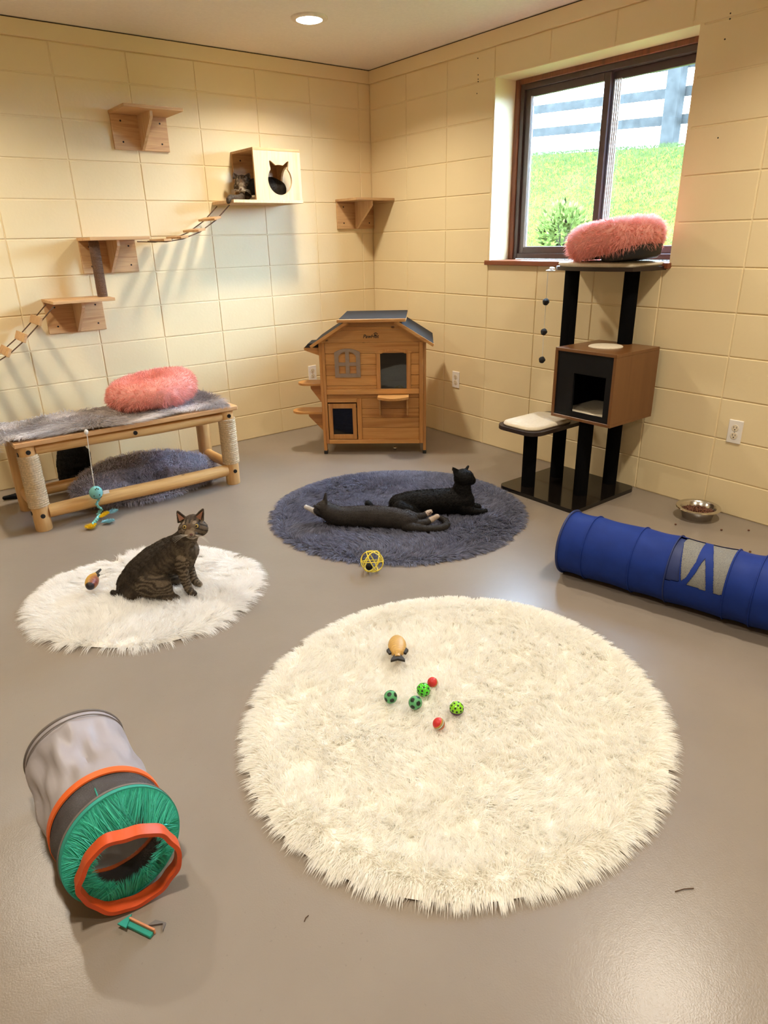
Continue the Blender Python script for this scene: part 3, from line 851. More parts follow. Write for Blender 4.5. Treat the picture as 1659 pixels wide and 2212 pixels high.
for a, b in ((.7455, .8225), (.823, .845), (.8455, .8795)):
    xa, xb = max(slope(a), .0) + .012, max(slope(min(b, .867)), .0) + .012
    part('plank', MB().prism([(xa, a), (HW - xa, a), (HW - xb, b - .001), (xb, b - .001)], 'y', .004, .016), M['house'], hs)
# arched window
def arch(x0, x1, zs, zt, n=16):
    w = x1 - x0; h = zt - zs; r = (w * w / 4 + h * h) / (2 * h); cx, cz = (x0 + x1) / 2, zt - r; a0 = math.asin(w / 2 / r)
    return [(cx + r * math.sin(a), cz + r * math.cos(a)) for a in np.linspace(-a0, a0, n)]
A = arch(wx0, wx1, .668, .691)
part('window_frame', MB().box(wx0 - .025, -.004, .4455, wx0, .014, .675, .001).box(wx1, -.004, .4455, wx1 + .027, .014, .675, .001)
     .prism([(wx0 - .034, .6755), (wx0 - .034, .690)] + [(wx0 - .034 + (wx1 - wx0 + .068) * k / 8, .690 + .012 * math.sin(PI * k / 8)) for k in range(1, 8)] + [(wx1 + .034, .690), (wx1 + .034, .6755), (wx1, .6755)] + A[::-1][1:-1] + [(wx0, .6755)], 'y', -.004, .014), M['house_z'], hs)
part('pane', MB().prism([(wx0 + .001, .446), (wx1 - .001, .446), (wx1 - .001, .668)] + A[::-1][1:-1] + [(wx0 + .001, .668)], 'y', .0085, .0115), M['smoke'], hs)
# decorative taupe shutter-window
m = MB(); d0, d1 = -.004, .0035
m.box(.101, d0, .523, .127, d1, .686).box(.241, d0, .523, .268, d1, .686).box(.172, d0, .5485, .197, d1, .700).box(.1271, d0, .523, .2409, d1, .548).box(.1271, d0, .598, .1719, d1, .620).box(.1971, d0, .598, .2409, d1, .620)
Ao = arch(.101, .268, .684, .708); Ai = arch(.125, .243, .655, .690)
m.prism(Ao + Ai[::-1], 'y', d0 - .0012, d1)
part('mock_window', m, M['grey_decor'], hs, label='taupe mock window with four openings')
# small framed door
dr = part('door', MB().box(.044, -.002, .1065, .071, .012, .348, .001).box(.204, -.002, .1065, .230, .012, .348, .001).box(.0712, -.002, .1065, .2038, .012, .138, .001).box(.0712, -.002, .317, .2038, .012, .348, .001), M['house_z'], hs)
part('pane', MB().box(.071, .006, .138, .204, .009, .317), M['smoke'], dr)
part('hinge', MB().box(.2305, -.004, .322, .2345, .002, .336).box(.2305, -.004, .125, .2345, .002, .139), M['black_bolt'], dr)
# ledge under the window
part('ledge', MB().prism([(.379, .003), (.379, -.085)] + [(.379 + .202 * k / 10, -.085 - .05 * math.sin(PI * k / 10)) for k in range(1, 10)] + [(.581, -.085), (.581, .003)], 'z', .393, .4085), M['house'], hs)
for x in (.386, .566): part('bracket', MB().prism([(.003, .3925), (-.070, .3925), (-.030, .275), (.003, .270)], 'x', x, x + .010), M['house_y'], hs)
# side walls, back, floors
for k in range(9):
    z = .0755 + k * .0745
    hb('plank', .001, z, .013, z + .0735, .0365, HD - .0365, 'house_y'); hb('plank', HW - .013, z, HW - .001, z + .0735, .0365, HD - .0365, 'house_y')
    hb('plank', .0205, z, HW - .0205, z + .0735, HD - .016, HD - .004)
hb('floor_board', .014, .075, HW - .014, .085, .019, HD - .017, 'house_y'); hb('floor_board', .014, .400, HW - .014, .410, .019, HD - .017, 'house_y')
# steps on the left side
for zt, ln, y0, y1 in ((.476, .165, .035, .175), (.284, .215, .035, .185)):
    ym_ = (y0 + y1) / 2; r = (y1 - y0) / 2
    poly = [(0, y0)] + [(-ln + r - r * math.sin(a), ym_ - r * math.cos(a)) for a in np.linspace(0, PI, 14)] + [(0, y1)]
    st = part('step', MB().prism(poly, 'z', zt - .014, zt), M['house'], hs)
    part('foot_cap', MB().box(-ln + .05, ym_ - .02, zt - .021, -ln + .085, ym_ + .02, zt - .0145), M['black_plastic'], st)
    part('bracket', MB().prism([(-.001, zt - .0145), (-ln * .52, zt - .0145), (-ln * .5, zt - .045), (-.001, zt - .16)], 'y', ym_ - .006, ym_ + .006), M['house'], st)
# side awning
aw = part('awning', MB().prism([(-.001, .712), (-.102, .712), (-.098, .695), (-.001, .660)], 'y', .035, .049), M['house'], hs)
part('awning_roof', MB().prism([(.0, .7125), (-.098, .7125), (-.072, .738), (.0, .742)], 'y', .030, .20), M['felt'], aw)
part('bracket', MB().prism([(-.001, .712), (-.102, .712), (-.098, .695), (-.001, .660)], 'y', .190, .204), M['house'], aw)
# roof: two slopes and the flat crown, each a felted board with a pale batten along its face
def slab(P0, P1, th):   # sloping roof board seen end-on from (x,z) P0 to P1
    a = Vector((P1[0] - P0[0], 0, P1[1] - P0[1])); a.normalize(); nn = Vector((-a.z, 0, a.x))
    if nn.z < 0: nn = -nn
    return [P0, P1, (P1[0] + nn.x * th, P1[1] + nn.z * th), (P0[0] + nn.x * th, P0[1] + nn.z * th)]
for sgn in (0, 1):
    fl_ = (lambda q: (HW - q[0], q[1])) if sgn else (lambda q: q)
    q = [fl_(p) for p in slab((-.040, .722), (.192, .868), .012)]
    rf = part('roof_board', MB().prism(q, 'y', -.022, HD + .02), M['house_y'], hs)
    q = [fl_(p) for p in slab((-.044, .7325), (.186, .877), .004)]
    part('roof_felt', MB().prism(q, 'y', -.020, HD + .022), M['felt'], rf, label='black felt covering the roof')
    q = [fl_(p) for p in slab((-.042, .717), (.200, .868), .018)]
    part('batten', MB().prism(q, 'y', -.034, -.0225), M['house'], rf)
    q = [fl_(p) for p in slab((.012, .738), (.205, .858), .020)]
    part('gable_trim', MB().prism(q, 'y', -.004, .0035), M['house'], rf)
rf = part('roof_board', MB().box(.140, -.030, .879, HW - .140 + .014, HD + .02, .889, .001), M['house_y'], hs)
part('roof_felt', MB().box(.142, -.029, .8895, HW - .140 + .012, HD + .02, .8945, .001), M['felt'], rf, label='black felt covering the roof')
part('batten', MB().box(.132, -.044, .874, HW - .128, -.0305, .8935, .0015), M['house'], rf)
# burnt-in maker's lettering and paw on the gable
def text_mesh(s, size, shear=.25, ext=.0004):
    cu = bpy.data.curves.new('lettering', 'FONT'); cu.body = s; cu.size = size; cu.extrude = ext; cu.shear = shear; cu.offset = .0007; cu.align_x = 'LEFT'
    to = bpy.data.objects.new('tmp', cu); COL.objects.link(to)
    me = bpy.data.meshes.new_from_object(to.evaluated_get(bpy.context.evaluated_depsgraph_get()))
    bpy.data.objects.remove(to); return me
bpy.context.view_layer.update()
lg = link('lettering', text_mesh('PawHut', .031), M['slot'], hs, (.290, .0035, .772), (PI / 2, 0, 0))
lg['label'] = 'dark lettering printed on the gable'
m = MB()
for dx, dz, r in ((0, 0, .0062), (-.009, .010, .0034), (-.003, .0145, .0034), (.004, .0145, .0034), (.010, .009, .0034)):
    m.cyl((.372 + dx, .0028, .788 + dz), (.372 + dx, .0042, .788 + dz), r, n=12)
part('paw_print', m, M['slot'], hs, label='dark paw print beside the lettering')

o = link('jingle_ball', MB().sphere((0, 0, .014), .014, 14, 10).mesh('jingle_ball', 60), M['steel'])
o.location = (-.563, -.935, 0); tag(o, 'tiny grey toy ball on the floor under the cat house', 'ball')

# ------------------------------------------------------------------ cat tree by the window
ct = thing('cat_tree', 'tall black and walnut cat tree standing under the window', 'cat tree', (0, 0, 0))
def rrect(x0, y0, x1, y1, r, n=6):
    P = []
    for cx, cy, a in ((x1 - r, y1 - r, 0), (x0 + r, y1 - r, 90), (x0 + r, y0 + r, 180), (x1 - r, y0 + r, 270)):
        for k in range(n + 1):
            t = math.radians(a + 90 * k / n); P.append((cx + r * math.cos(t), cy + r * math.sin(t)))
    return P
def slabz(nm, poly, z0, z1, mat, parent, smooth=30): return part(nm, MB().prism(poly, 'z', z0, z1), mat, parent, smooth)
slabz('base', rrect(-.592, -2.468, -.040, -1.925, .045), 0, .022, M['gloss_base'], ct)
P1, P2, P3, P4 = (-.475, -2.050), (-.222, -2.052), (-.365, -2.330), (-.088, -2.325)
def post(p, z0, z1, r=.0385):
    part('post', MB().cyl((p[0], p[1], z0), (p[0], p[1], z1), r, n=28), M['carpet_black'], ct, 40)
post(P1, .0225, .367); post(P2, .0225, .367); post(P3, .0225, .4435); post(P4, .0225, .4435)
post(P2, .389, 1.181); post(P4, .8115, 1.181)
slabz('platform', rrect(-.640, -2.208, -.165, -1.915, .075), .3675, .3885, M['espresso'], ct)
def pad(x0, y0, x1, y1, z, h, r, nm='cushion', par=None):
    m = MB(); L = []
    for k, (ins, zz) in enumerate(((.004, 0), (0, .3), (.004, .75), (.016, .95), (.045, 1.0), (.075, 1.04))):
        L.append([(x, y, z + h * zz) for x, y in rrect(x0 + ins, y0 + ins, x1 - ins, y1 - ins, max(r - ins * .5, .02))])
    n = len(L[0]); v = [p for l in L for p in l]; f = [tuple(range(n))[::-1]]
    for k in range(len(L) - 1): f += [(k * n + i, k * n + (i + 1) % n, (k + 1) * n + (i + 1) % n, (k + 1) * n + i) for i in range(n)]
    f.append(tuple(range((len(L) - 1) * n, len(L) * n)))
    return part(nm, m.add(v, f), M['plush'], par or ct, 50)
pad(-.622, -2.185, -.258, -1.935, .389, .022, .07)
# condo cube
bx0, bx1, by0, by1, bz0, bz1 = -.432, -.060, -2.515, -2.143, .444, .811
w = .016
bxp = []
part('cube_panel', MB().box(bx0, by0, bz1 - w, bx1, by1, bz1, .001), M['brown_lam'], ct, label='walnut top panel of the cube')
part('cube_panel', MB().box(bx0, by0, bz0, bx1, by1, bz0 + w, .001), M['brown_lam'], ct)
part('cube_panel', MB().box(bx0, by0, bz0 + w, bx1, by0 + w, bz1 - w), M['brown_lam'], ct)
part('cube_panel', MB().box(bx0, by1 - w, bz0 + w, bx1, by1, bz1 - w), M['brown_lam'], ct)
part('cube_panel', MB().box(bx1 - .01, by0 + w, bz0 + w, bx1, by1 - w, bz1 - w), M['cube_black'], ct, label='black back panel')
fx = bx0 + .006
hy0, hy1, hz0, hz1 = -2.462, -2.268, .488, .690
part('cube_face', MB().box(fx, by0 + w, bz0 + w, fx + .012, hy0, bz1 - w).box(fx, hy1, bz0 + w, fx + .012, by1 - w, bz1 - w).box(fx, hy0, bz0 + w, fx + .012, hy1, hz0).box(fx, hy0, hz1, fx + .012, hy1, bz1 - w), M['cube_black'], ct, label='black face with square entrance')
for a, b in ((by1 - w - .005, by1 - w - .0005), (by0 + w + .0005, by0 + w + .005)): part('lining', MB().box(fx + .0125, a, bz0 + w, bx1 - .0105, b, bz1 - w), M['cube_black'], ct)
pad(fx + .015, by0 + w + .010, bx1 - .014, by1 - w - .010, bz0 + w + .001, .026, .04)
part('mat_disc', MB().lathe([(.001, .0065), (.083, .0065), (.087, .004), (.087, .0005), (.001, .0005)], (-.252, -2.322, bz1), 40), M['plush'], ct, 40, label='round cream mat on top of the cube')
# top platform against the wall
tp = [(-.006, -2.462), (-.006, -1.905), (-.10, -1.905), (-.20, -1.925), (-.262, -1.985), (-.292, -2.09), (-.300, -2.20), (-.285, -2.32), (-.235, -2.42), (-.14, -2.462)]
slabz('platform', tp, 1.1815, 1.200, M['espresso'], ct)
cx_, cy_ = -.148, -2.19
m = MB(); L = []
for s_, zz in ((.93, 0), (.96, .4), (.95, .8), (.88, 1.0), (.5, 1.1)):
    L.append([(cx_ + (x - cx_) * s_, cy_ + (y - cy_) * s_, 1.2005 + .023 * zz) for x, y in tp])
n_ = len(tp); v = [p for l in L for p in l]; f = [tuple(range(n_))]
for k in range(len(L) - 1): f += [(k * n_ + i, k * n_ + (i + 1) % n_, (k + 1) * n_ + (i + 1) % n_, (k + 1) * n_ + i) for i in range(n_)]
f.append(tuple(range((len(L) - 1) * n_, len(L) * n_)))
part('cushion', m.add(v, f), M['plush'], ct, 50)
# white bell clip and the string of pompoms at the corner of the top platform
part('clip', MB().lathe([(.001, 0), (.012, .001), (.026, .008), (.012, .012), (.001, .013)], (-.20, -1.885, 1.168), 20).lathe([(.001, .016), (.016, .018), (.010, .024), (.001, .026)], (-.198, -1.893, 1.168), 16), M['plate'], ct, 50, label='white clip holding the string')
sx, sy = -.200, -1.868
part('string', MB().tube([(sx, sy, 1.168), (sx + .001, sy, 1.01), (sx - .0005, sy, .845), (sx, sy, .69)], .0018, 6), M['white_string'], ct)
for z in (1.008, .843, .684):
    m = MB(); 
    v0 = len(m.v); m.sphere((sx, sy, z), .0185, 18, 12)
    m.v = [tuple(Vector((sx, sy, z)) + (Vector(p) - Vector((sx, sy, z))) * (1 + .10 * math.sin(17 * i) * math.cos(11 * i))) for i, p in enumerate(m.v)]
    part('pompom', m, M['pompom'], ct, 60)

# ------------------------------------------------------------------ steel bowl of kibble
bw = thing('food_bowl', 'stainless steel pet bowl of brown kibble near right wall', 'bowl', (-.150, -2.893, 0))
part('bowl', MB().lathe([(.001, .004), (.062, .004), (.068, .0), (.071, .003), (.083, .050), (.088, .056), (.104, .059), (.107, .0565), (.105, .0615), (.088, .0600), (.081, .054), (.072, .020), (.060, .010), (.001, .010)], n=48), M['steel'], bw, 35)
m = MB()
for k in range(330):
    a, q = rng.uniform(0, 2 * PI), .073 * math.sqrt(rng.random()); 
    z = .034 + .008 * (1 - q / .073) + rng.uniform(-.003, .004)
    m.sphere((q * math.cos(a), q * math.sin(a), z), .0058, 6, 4, (1, 1, .6), Matrix.Rotation(rng.uniform(0, 3), 3, 'X') @ Matrix.Rotation(rng.uniform(0, 3), 3, 'Y'))
m.lathe([(.001, .030), (.072, .028), (.070, .02), (.001, .02)], n=24)
o = link('kibble', m.mesh('kibble', 60), M['kibble']); o.location = (-.150, -2.893, 0); tag(o, 'brown kibble filling the steel bowl', 'pet food', kind='stuff')
for i, (x, y) in enumerate([(-.322, -2.877), (-.218, -3.057), (-.125, -3.144), (-.357, -3.261)]):
    m = MB().sphere((0, 0, .004), .0055, 8, 6, (1, 1, .7)); o = link('kibble_piece', m.mesh('kibble_piece', 60), M['kibble'])
    o.location = (x, y, 0)
    tag(o, ['single dropped kibble just in front of the steel bowl', 'single dropped kibble right of the steel bowl near wall', 'single dropped kibble farthest right beyond the steel bowl', 'single dropped kibble close to the blue tunnel'][i], 'kibble', 'dropped kibble')

# ------------------------------------------------------------------ blue tunnel, local: x along its axis, y towards the room, z up
TR = .1333; TL = 1.22
tu = thing('play_tunnel', 'royal blue nylon cat tunnel with grey netting window lying on floor', 'play tunnel', (-1.1163, -2.8341, 0), -1.344)
RINGS = [0, .105, .30, .437, .645, .735, .92, 1.10, TL]
def trad(s):
    for a, b in zip(RINGS, RINGS[1:]):
        if a <= s <= b:
            u = (s - a) / (b - a); return TR * (1 - .035 * math.sin(PI * u) ** .8)
    return TR
def tpt(s, deg, k=1.0):
    r = trad(s) * k + .0006 * math.sin(math.radians(deg) * 5 + 40 * s) * math.sin(23 * s + math.radians(deg) * 2)
    a = math.radians(deg); return (s, -r * math.cos(a), TR + max(r * math.sin(a), -TR + .001))
# local -y is the side that faces the camera
def inside(p, poly):
    x, y = p; c = False; j = len(poly) - 1
    for i in range(len(poly)):
        (xi, yi), (xj, yj) = poly[i], poly[j]
        if (yi > y) != (yj > y) and x < (xj - xi) * (y - yi) / (yj - yi) + xi: c = not c
        j = i
    return c
HOLES = [[(.459, 84), (.462, 108), (.524, 108), (.528, 94), (.527, 45), (.512, 19), (.496, 8)], [(.553, 57), (.546, 46), (.537, 28), (.516, 5), (.585, 3), (.580, 16), (.572, 30), (.564, 43)], [(.552, 108), (.558, 93), (.576, 65), (.589, 46), (.599, 29), (.605, 17), (.611, 3), (.641, 4), (.640, 64), (.639, 108)]]
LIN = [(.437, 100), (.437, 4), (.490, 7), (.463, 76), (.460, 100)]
ss = sorted(set([round(x, 4) for x in np.concatenate([np.linspace(0, .42, 40), np.linspace(.42, .66, 121), np.linspace(.66, TL, 50)])])); dd = np.arange(-180, 180, 1.5)
V = []; F1 = []; F2 = []; F3 = []
for s in ss:
    for d in dd: V.append(tpt(s, d))
nd = len(dd)
for i in range(len(ss) - 1):
    for j in range(nd):
        q = (i * nd + j, i * nd + (j + 1) % nd, (i + 1) * nd + (j + 1) % nd, (i + 1) * nd + j)
        c = ((ss[i] + ss[i + 1]) / 2, dd[j] + .75)
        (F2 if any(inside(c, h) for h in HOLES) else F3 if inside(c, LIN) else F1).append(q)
def sub(F_, k):
    used = sorted(set(a for q in F_ for a in q)); mp = {a: i for i, a in enumerate(used)}
    vv = []
    for a in used:
        s, d = ss[a // nd], dd[a % nd]; vv.append(tpt(s, d, k))
    return MB().add(vv, [tuple(mp[a] for a in q) for q in F_])
part('cover', sub(F1, 1), M['blue'], tu, 60)
part('netting_window', sub(F2, .975), M['netting'], tu, 60, label='grey netting window')
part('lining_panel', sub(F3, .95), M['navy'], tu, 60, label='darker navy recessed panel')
for s in RINGS:
    k = 1.012
    part('hoop', MB().tube([tpt(s, d, k) for d in np.arange(-180, 180, 9)], .0026 if 0 < s < TL else .0055, 8, closed=True), M['navy'] if s in (0, .437, TL) else M['blue'], tu, 60)

# ------------------------------------------------------------------ grey tunnel with orange hoops and teal fringe
gt = thing('crinkle_tunnel', 'grey collapsible cat tunnel with orange hoops and teal fringe', 'play tunnel', (0, 0, 0))
def basis(n):
    n = Vector(n).normalized(); u = n.cross(Vector((0, 0, 1))).normalized(); w = u.cross(n).normalized()
    return u, w
RB = (Vector((-3.146, -2.800, .1225)), Vector((-.01, -.99, -.11)), .122)
RO = (Vector((-3.153, -3.098, .126)), Vector((-.06, -.985, .12)), .123)
RT = (Vector((-3.150, -3.185, .1305)), Vector((.06, -.98, .17)), .1285)
RF = (Vector((-3.154, -3.247, .110)), Vector((-.18, -.98, -.02)), .096)
def cpt(rg, a, k=1.0):
    c, n, r = rg; u, w = basis(n); return c + (u * math.cos(a) + w * math.sin(a)) * (r * k)
def loft(ra, rb, na, wr, seed, sag=0.0, nt=72):
    V = []; F_ = []
    for i in range(na + 1):
        u = i / na; e = math.sin(PI * u)
        for k in range(nt):
            a = 2 * PI * k / nt
            p = cpt(ra, a).lerp(cpt(rb, a), u); c = ra[0].lerp(rb[0], u)
            wv = wr * e * (math.sin(5 * a + 4.2 * u + seed) + .8 * math.sin(9 * a - 7 * u + 2 * seed) + .5 * math.sin(3 * a + 11 * u) + .5 * math.sin(17 * a + 5 * u))
            d = (p - c); L = d.length; q = c + d * ((L + wv - sag * e * max(0, math.sin(a))) / L)
            q.z = max(q.z, .002); V.append(tuple(q))
    for i in range(na):
        for k in range(nt): F_.append((i * nt + k, i * nt + (k + 1) % nt, (i + 1) * nt + (k + 1) % nt, (i + 1) * nt + k))
    return MB().add(V, F_)
part('sleeve', loft(RB, RO, 34, .0060, .4, .022), M['grey_nylon'], gt, 50)
part('net_sleeve', loft(RO, RT, 10, .002, 1.1, .006), M['dark_netting'], gt, 60, label='dark see-through netting section')
def hoop(nm, rg, w, mat, th=.0035, lab=None, nt=80, wob=0.0):
    """a flat fabric band around a hoop."""
    c, n, r = rg; n = n.normalized(); V = []; F_ = []
    prof = [(-w / 2, 0), (-w / 2, th), (w / 2, th), (w / 2, 0)]
    for k in range(nt):
        a = 2 * PI * k / nt
        for s, t in prof:
            q = cpt(rg, a, 1 + (t + wob * math.sin(6 * a + 1) + wob * .7 * math.sin(11 * a)) / r) + n * (s + wob * 1.6 * math.sin(4 * a + .5))
            q.z = max(q.z, .001); V.append(tuple(q))
    for k in range(nt):
        j = (k + 1) % nt
        F_ += [(k * 4 + i, k * 4 + (i + 1) % 4, j * 4 + (i + 1) % 4, j * 4 + i) for i in range(4)]
    o = part(nm, MB().add(V, F_), mat, gt, 50)
    if lab: o['label'] = lab
    return o
part('hoop', MB().tube([cpt(RB, a, 1.0) for a in np.linspace(0, 2 * PI, 60, endpoint=False)], .004, 8, closed=True), M['rim_grey'], gt, 60)
hoop('seam', (RB[0].lerp(RO[0], .07), RB[1], .1215), .003, M['rim_grey'], .002)
hoop('orange_band', RO, .022, M['orange'], .004, 'orange band around the middle hoop')
hoop('rim', RT, .007, M['rim_grey'], .003, 'grey rim carrying the fringe')
hoop('teal_band', (RT[0] + RT[1].normalized() * .009, RT[1], .1275), .012, M['teal_band'], .003)
ob = hoop('orange_band', RF, .030, M['orange_dark'], .010, 'loose wrinkled orange band at the open end', 96, .0020)
# fringe strands hang inwards from the rim
n = 5200; a = rng.uniform(0, 2 * PI, n)
gap = (np.sin(a) < -.1) & (np.cos(a) < .15) & (rng.random(n) < .6)
a = a[~gap]; n = len(a)
P = np.array([cpt((RT[0] + RT[1].normalized() * .014, RT[1], .1275), t) for t in a])
Cc = np.array(RT[0]); inw = Cc - P; inw /= np.linalg.norm(inw, axis=1, keepdims=True)
nn_ = np.array(RT[1].normalized())
sw = np.sin(9 * a) * .35
u_, w_ = basis(RT[1]); tang = np.stack([np.array(-u_ * math.sin(t) + w_ * math.cos(t)) for t in a])
D = inw + nn_ * .45 + tang * (sw + rng.normal(0, .12, n))[:, None] + rng.normal(0, .06, (n, 3))
bend = np.tile([0, 0, -.5], (n, 1)) * (.5 + .5 * np.sin(a))[:, None] + tang * (.2 * np.sin(5 * a + 1))[:, None]
D[:, 2] += .35 * np.clip(-np.sin(a), 0, 1)
blades('fringe', P, D, rng.uniform(.045, .07, n), .0026, bend, jitcol(n, (.12, .74, .60), .20, .03), M['fur'], gt, seg=4, taper=.35)
part('link', MB().tube([cpt(RO, 1.45, .98), cpt(RO, 1.45, .90).lerp(cpt(RT, 1.45), .4), cpt(RT, 1.42, .98)], .0016, 6), M['teal_band'], gt, 60)
fl_ = thing('dangle_strip', 'small green and orange cardboard strip on floor by the orange hoop', 'cat toy', (-3.178, -3.300, .0), math.radians(-62))
part('strip', MB().box(-.03, -.007, .002, .048, .004, .010, .001), M['teal_band'], fl_)
part('strip', MB().box(-.02, .0045, .002, .050, .009, .016, .001), plain('peach_card', (.66, .28, .15, 1), .6), fl_, label='peach coloured card edge')
part('fold', MB().prism([(-.034, -.014), (-.010, -.014), (-.022, .016)], 'z', .0105, .014), M['teal_band'], fl_)
part('film_scrap', MB().prism([(.022, .012), (.050, .030), (.062, .016), (.055, .034), (.030, .030)], 'z', .001, .006), M['rim_grey'], fl_)

# ------------------------------------------------------------------ rugs
def rug(nm, label, c, axes, ang, nblades, L, W, col, backing, hfun, lean, seed, clump=.012, var=.07, edge=1.0, trans=None, rag=.0):
    t = thing(nm, label, 'rug', (c[0], c[1], 0), ang)
    a, b = axes
    def rim(th): return 1 + rag * (np.sin(3 * th + seed) + .7 * np.sin(5 * th + 2 * seed) + .4 * np.sin(9 * th))
    nr, nt = 22, 72; V = []; F_ = []
    for i in range(nr + 1):
        for k in range(nt):
            th = 2 * PI * k / nt; q = (i / nr); rr_ = q * float(rim(th))
            x, y = a * rr_ * math.cos(th), b * rr_ * math.sin(th)
            V.append((x, y, .003 + float(hfun(np.array(x), np.array(y), np.array(q)))))
    for i in range(nr):
        for k in range(nt): F_.append((i * nt + k, i * nt + (k + 1) % nt, (i + 1) * nt + (k + 1) % nt, (i + 1) * nt + k))
    part('backing', MB().add(V, F_), backing, t, 60)
    # tufts: blades gather around tuft centres
    nc = int(PI * a * b / (clump * clump))
    tx = rng.uniform(0, 2 * PI, nc); tq = np.sqrt(rng.random(nc)) * .995
    cx, cy = a * tq * rim(tx) * np.cos(tx), b * tq * rim(tx) * np.sin(tx)
    lx, ly = lean(cx, cy)
    lx = lx + rng.normal(0, .38, nc); ly = ly + rng.normal(0, .38, nc)
    id_ = rng.integers(0, nc, nblades)
    ox, oy = rng.normal(0, clump * .55, nblades), rng.normal(0, clump * .55, nblades)
    x, y = cx[id_] + ox, cy[id_] + oy
    th = np.arctan2(y / b, x / a); q = np.hypot(x / a, y / b) / rim(th)
    k = np.where(q > .995, .995 / q, 1); x *= k; y *= k; q = np.minimum(q, .995)
    z = .004 + hfun(x, y, q)
    ed = np.clip((q - .90) / .10, 0, 1) * edge
    ex, ey = np.cos(th), np.sin(th)
    Dx = lx[id_] * (1 - .8 * ed) - ox * 18 * (1 - .6 * ed) + ed * ex * 2.1 + rng.normal(0, .16, nblades); Dy = ly[id_] * (1 - .8 * ed) - oy * 18 * (1 - .6 * ed) + ed * ey * 2.1 + rng.normal(0, .16, nblades)
    D = np.stack([Dx, Dy, np.full(nblades, .85)], 1)
    bend = np.stack([.30 * lx[id_] * (1 - ed) + .2 * ed * ex, .30 * ly[id_] * (1 - ed) + .2 * ed * ey, -.18 - .36 * ed], 1)
    cv = np.clip(1 + rng.normal(0, var, nc)[id_] + rng.normal(0, var, nblades), .55, 1.25)[:, None]
    cols = np.clip(np.array(col)[None] * cv, 0, .985)
    blades('pile', np.stack([x, y, z], 1), D, L * rng.uniform(.7, 1.1, nblades), W, bend, cols, M['fur'], t)
    return t
cosr = lambda x, a: x
BIGC = (-2.142, -3.203); WHC = (-2.628, -1.853); BLC = (-1.255, -1.817)
def h_big(x, y, q):
    z = .010 * (lowfreq(x, y, 21, 5) * .5 + .8) + .006 * lowfreq(x, y, 22, 16)
    # edge roll towards the viewer and a couple of folds
    return np.maximum(z, 0) * (1 - q ** 8) + .018 * np.exp(-((q - .90) / .07) ** 2) * (.5 + .5 * np.sin(np.arctan2(y, x) + 2.2))
rug('round_rug', 'large round cream shag rug with toys on it in front', BIGC, (.680, .622), math.radians(-152.4), 150000, .036, .0028, (.985, .972, .935), M['backing_cream'],
    h_big, lambda x, y: (.42 * lowfreq(x, y, 31, 9), .42 * lowfreq(x, y, 32, 9)), 1.0, clump=.012, var=.02)
def h_wh(x, y, q):
    return np.maximum(.012 + .010 * lowfreq(x, y, 41, 7), 0) * (1 - q ** 6)
rug('fur_rug', 'irregular oval white faux fur rug under the sitting tabby cat', WHC, (.452, .408), math.radians(152.9), 80000, .056, .0026, (.985, .985, .982), M['backing_cream'],
    h_wh, lambda x, y: (1.0 * lowfreq(x, y, 43, 6) + .3, 1.0 * lowfreq(x, y, 44, 6) - .2), 2.0, clump=.016, var=.015, rag=.018)
def h_bl(x, y, q):
    return np.maximum(.006 + .004 * lowfreq(x, y, 51, 9), 0) * (1 - q ** 8)
rug('shag_rug', 'round slate grey shag rug with two cats lying on it', BLC, (.672, .655), math.radians(-47), 80000, .030, .0036, (.225, .235, .315), M['backing_dark'],
    h_bl, lambda x, y: (.8 * lowfreq(x, y, 53, 8), .8 * lowfreq(x, y, 54, 8)), 3.0, clump=.013, var=.14)

# ------------------------------------------------------------------ toys on the cream rug
def ball(nm, label, loc, r, fn, cat='ball', rot=(0, 0, 0), group=None, mat='toyprint'):
    m = MB().sphere((0, 0, 0), r, 56, 40); me = m.mesh(nm, 80)
    co = np.array([v.co[:] for v in me.vertices]); setcol(me, np.array([fn(c / r) for c in co]))
    o = link(nm, me, M[mat]); o.location = loc; o.rotation_euler = rot
    return tag(o, label, cat, group)
ico = []
_g = (1 + 5 ** .5) / 2
for s in (1, -1):
    for t_ in (1, -1): ico += [(0, s, t_ * _g), (s, t_ * _g, 0), (t_ * _g, 0, s)]
ico = [np.array(p) / np.linalg.norm(p) for p in ico]
def soccer(c): return (.008, .02, .014) if max(float(c @ p) for p in ico) > .935 else (.11, .42, .17)
def rainbow(c):
    t = c[2]
    for lim, col in ((.45, (.62, .03, .03)), (.33, (.80, .42, .04)), (.26, (.02, .10, .06)), (.18, (.80, .55, .10)), (.10, (.03, .03, .08)), (-.02, (.82, .78, .72)), (-.12, (.03, .03, .08)), (-.2, (.02, .20, .08)), (-.28, (.80, .45, .06))):
        if t > lim: return col
    return (.62, .05, .04)
ZB = .045
ball('foam_ball', 'teal green foam ball with black pentagons, on its own at left', (-2.302, -3.080, ZB), .0205, soccer, rot=(.3, .5, .2), group='toy balls on the cream rug')
ball('foam_ball', 'teal green foam ball with black pentagons, below the bright green ball', (-2.261, -3.150, ZB), .0210, soccer, rot=(1.0, .2, .9), group='toy balls on the cream rug')
ball('rainbow_ball', 'red capped foam ball behind the bright green lattice ball', (-2.153, -3.108, ZB), .0170, rainbow, rot=(.95, -.25, 0), group='toy balls on the cream rug')
ball('rainbow_ball', 'small red foam ball with diagonal coloured stripes, nearest of the balls', (-2.267, -3.263, ZB - .004), .0180, rainbow, rot=(.30, -.80, .35), group='toy balls on the cream rug')
def aim(o, d):
    o.rotation_mode = 'QUATERNION'; o.rotation_quaternion = Vector(d).to_track_quat('Z', 'Y')
aim(bpy.data.objects['rainbow_ball'], -.80 * _F + .35 * _U - .22 * _R)
